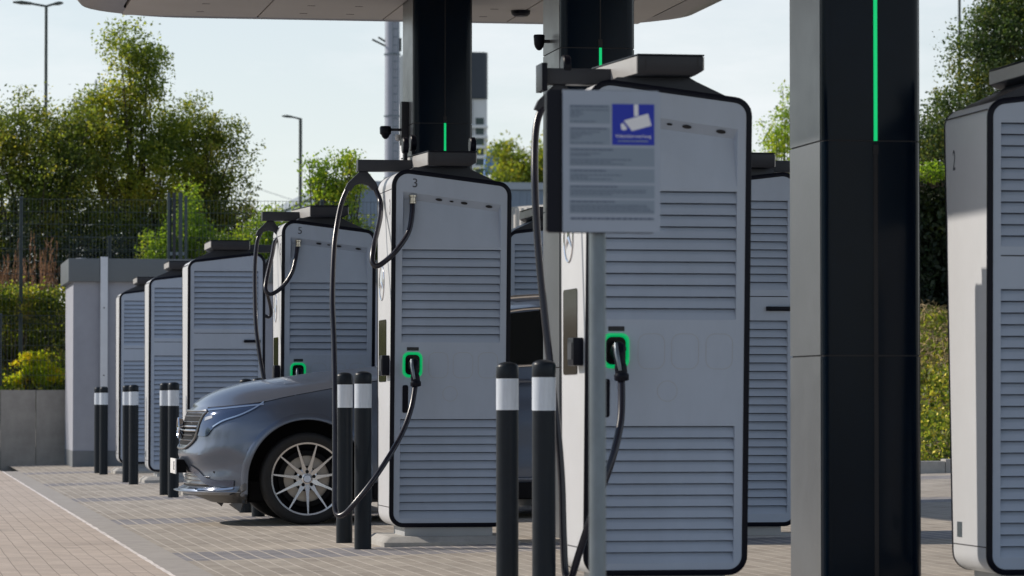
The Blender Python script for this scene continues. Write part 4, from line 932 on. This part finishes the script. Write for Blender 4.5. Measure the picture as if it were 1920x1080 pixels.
T('shrub',5.7,59.7,2.4,[(0,0,3.45,.5,.5,.4),(.5,0,3.8,.4,.4,.35),(.9,0,3.5,.5,.4,.5),(.2,0,3.0,.8,.4,.5)],7500,.07,G_lite,'wide green shrub between the gate uprights and station 5','shrub','shrubs on the embankment',.2,40,0)
T('shrub',7.9,61,2.0,[(0,0,3.2,.8,.6,.8),(.6,0,3.0,.6,.6,.7)],6000,.08,G_mid,'mid green shrub behind the top of station 5','shrub','shrubs on the embankment',.25,50,0)
T('shrub',1.95,58.4,1.3,[(-.3,0,2.45,.7,.22,.36),(.35,.1,2.5,.55,.22,.34),(-.9,0,2.4,.6,.2,.45)],9000,.07,leafmat('leaf_bush',(.10,.15,.03),(.34,.36,.06),(.62,.48,.12),trans=.65,rough=.4,sc_=3),'green bush spilling over above the low fence at the left edge','shrub','shrubs on the embankment',.2,40,0)
T('shrub',2.22,57.35,1.1,[(0,0,1.45,.36,.12,.26),(.2,0,1.40,.3,.12,.24),(-.35,0,1.28,.2,.12,.14)],1500,.085,G_yel,'yellow green bush sitting low against the concrete slabs','shrub','shrubs on the embankment',.14,40,0)
T('shrub',1.9,59.0,1.4,[(0,0,1.7,.9,.3,.5),(-1.5,0,1.7,.9,.3,.5)],7000,.065,G_dark,'dark bush behind the low fence at the left edge','shrub','shrubs on the embankment',.2,40,0)
T('shrub',2.4,59.2,1.3,[(.3,0,1.9,.6,.3,.5)],3500,.065,G_dark,'dark bush behind the yellow green one','shrub','shrubs on the embankment',.2,40,0)
T('shrub',3.6,60.6,2.2,[(-1.5,0,3.0,1.5,.5,.9),(.6,0,3.1,1.4,.5,.9),(2.2,0,3.1,1.2,.5,.8)],15000,.08,G_hedge,'dark undergrowth below the left tree group seen through the tall fence','shrub','shrubs on the embankment',.3,60,0)
T('deciduous_tree',27.0,153,-.5,[(-.4,0,10.6,1.6,1.4,.8),(-.8,0,11.7,.9,.9,.5),(1.1,0,11.6,.8,.8,.55),(.6,0,10.8,1.8,1.4,.8),(0,0,9.6,2.0,1.4,1.0)],9000,.2,G_mid,'loose green tree between the high rise and the nearest station','tree','trees beyond the mesh fence',.5,40,.16)
T('deciduous_tree',18.75,75,.5,[(.0,0,6.3,.55,.6,.9),(.2,0,7.3,.3,.3,.5),(-.3,0,5.3,.6,.6,.7),(.3,0,4.4,.8,.7,1)],7000,.09,G_lite,'sunlit yellow green tree directly left of the nearest column','tree','trees beyond the mesh fence',.24,40,.08)
T('conifer_tree',17.7,56,.8,[(-1.3,0,4.5,.65,.7,1.0),(-1.0,0,3.4,1.2,.8,1.1),(-.75,0,5.3,.6,.7,.75),(-.25,0,6.3,.6,.7,1.0),(.25,0,7.3,.7,.7,.9),(.1,0,4.6,.9,.8,1.5)],62000,.07,G_con,'tall dark conifer filling the upper right corner behind station 2','tree','trees on the right slope',.26,70,.12)
T('deciduous_tree',16.1,57,.8,[(.0,0,4.9,.35,.4,.4),(-.1,0,4.3,.5,.5,.5)],3500,.07,leafmat('leaf_autumn',(.05,.06,.015),(.16,.12,.02),(.34,.2,.03)),'small autumn tinted tree right of the nearest column top','tree','trees on the right slope',.2,40,.06)
T('deciduous_tree',18.6,53,1.5,[(0,0,7.6,.9,.6,.7),(-.5,0,6.9,.5,.4,.4),(.3,0,5.6,.9,.6,1.3),(.2,0,3.8,.8,.6,1.0)],11000,.08,G_lite,'bright green crown at the very top right corner','tree','trees on the right slope',.24,40,.08)
T('hedge',13.9,47.3,1.85,[(-1.6,.3,2.9,.8,.5,1.15),(-.8,.3,2.95,.7,.5,1.15),(0,.3,2.9,.7,.5,1.15),(.8,.3,2.95,.7,.5,1.15),(1.6,.3,2.9,.8,.5,1.15)],70000,.10,G_hedge,'dense dark hedge standing on the slope between the nearest column and station 2','hedge',None,.22,60,0)
T('shrub',13.9,47.0,3.85,[(-.8,0,4.0,.5,.3,.10),(.1,0,4.03,.5,.3,.12),(.9,0,3.95,.5,.3,.10)],1500,.07,G_lite,'light green shoots along the top of the dark hedge','shrub','shrubs on the right slope',.14,40,0)
# ground cover
def cover(name,pts,size,m,label,asp=.5):
    o=leaf_mesh(name,pts,size,m,None,asp); tag(o,label,'ground cover',kind='stuff'); return o
def scatter(fn,n,x0,x1,y0,y1,h):
    X=rng.uniform(x0,x1,n); Y=rng.uniform(y0,y1,n); k=[math.sin(x*1.7+2)*math.sin(y*1.3)+math.sin(x*4.1+y*2.3)*.5 for x,y in zip(X,Y)]
    Z=np.array([fn(x,y) for x,y in zip(X,Y)])+rng.random(n)**1.5*h*(.6+.4*np.array(k)); return np.stack([X,Y,Z],1)
cover('ground_cover',scatter(slope,42000,10.6,16.5,38.7,46.8,.24),.075,leafmat('ground_cover_leaf',(.10,.14,.03),(.28,.32,.05),(.44,.38,.09),sc_=3),'low leafy ground cover spreading over the slope')
cover('yellow_flowers',scatter(slope,6500,10.6,16,38.7,43.2,.34),.038,mat('yellow_petal',(.72,.60,.05),.6),'yellow flowers scattered over the slope behind the kerb',.9)
cover('dry_grass',scatter(slope,16000,10.6,16.5,41.8,46.6,.4),.10,mat('dry_grass_blade',(.42,.30,.15),.8,0,.3,3),'dry brown grass on the upper part of the slope',.12)
cover('ground_cover',scatter(bank,26000,-2,2.9,56.8,60.5,.30),.07,leafmat('bank_leaf',(.08,.12,.03),(.22,.26,.05),(.34,.27,.07),sc_=3),'low leafy ground cover on the embankment behind the slabs')
# dry reddish plumes above the bushes
b=MB()
for _ in range(330):
    x=rng.uniform(-.5,2.75); y=rng.uniform(59.3,60.2); z=bank(x,y)+.1; h=rng.uniform(.7,1.25)*(1 if rng.random()<.85 else 1.35); dx_,dy_=rng.normal(size=2)*.07
    b.tube([(x,y,z),(x+dx_*.5,y+dy_*.5,z+h*.6),(x+dx_,y+dy_,z+h)],[.006,.005,.003],3,False)
    for k in range(12):
        t=.5+.5*rng.random(); e=rng.normal(size=2)*.06*(1.3-t); b.tube([(x+dx_*t,y+dy_*t,z+h*t-.02),(x+dx_*t+e[0],y+dy_*t+e[1],z+h*t+.07)],[.007,.003],3,False)
tag(b.build('dry_grass',mat('red_plume',(.38,.20,.10),.85,0,.3,4),None),'reddish dry grass plumes on the embankment left of the building','dry grass',kind='stuff')
# trees beside the drive, left of the camera (they show as reflections)
for x,y,h in ((-3.5,78,9.5),(-8.6,79,10.5),(-14.5,77,10)):
    T('deciduous_tree',x,y,1.9,[(0,0,h*.6,1.9,1.6,h*.22),(.3,.3,h*.38,2.0,1.6,h*.2)],9000,.14,G_dark,'leafy tree behind the mesh fence, beyond the left edge of the photo','tree','trees beyond the left edge',.5,60,.15)
for x,y,h in ((-16,12,6),(-19,19,7),(-17,27,6.5),(-20,36,7.5)):
    T('deciduous_tree',x,y,-.1,[(0,0,h*.62,2.2,2.6,h*.3),(.4,.8,h*.4,2.4,2.6,h*.25)],9000,.22,G_mid,'broad tree beside the drive, well left of the parked car','tree','trees beside the drive',.8,60,.2)
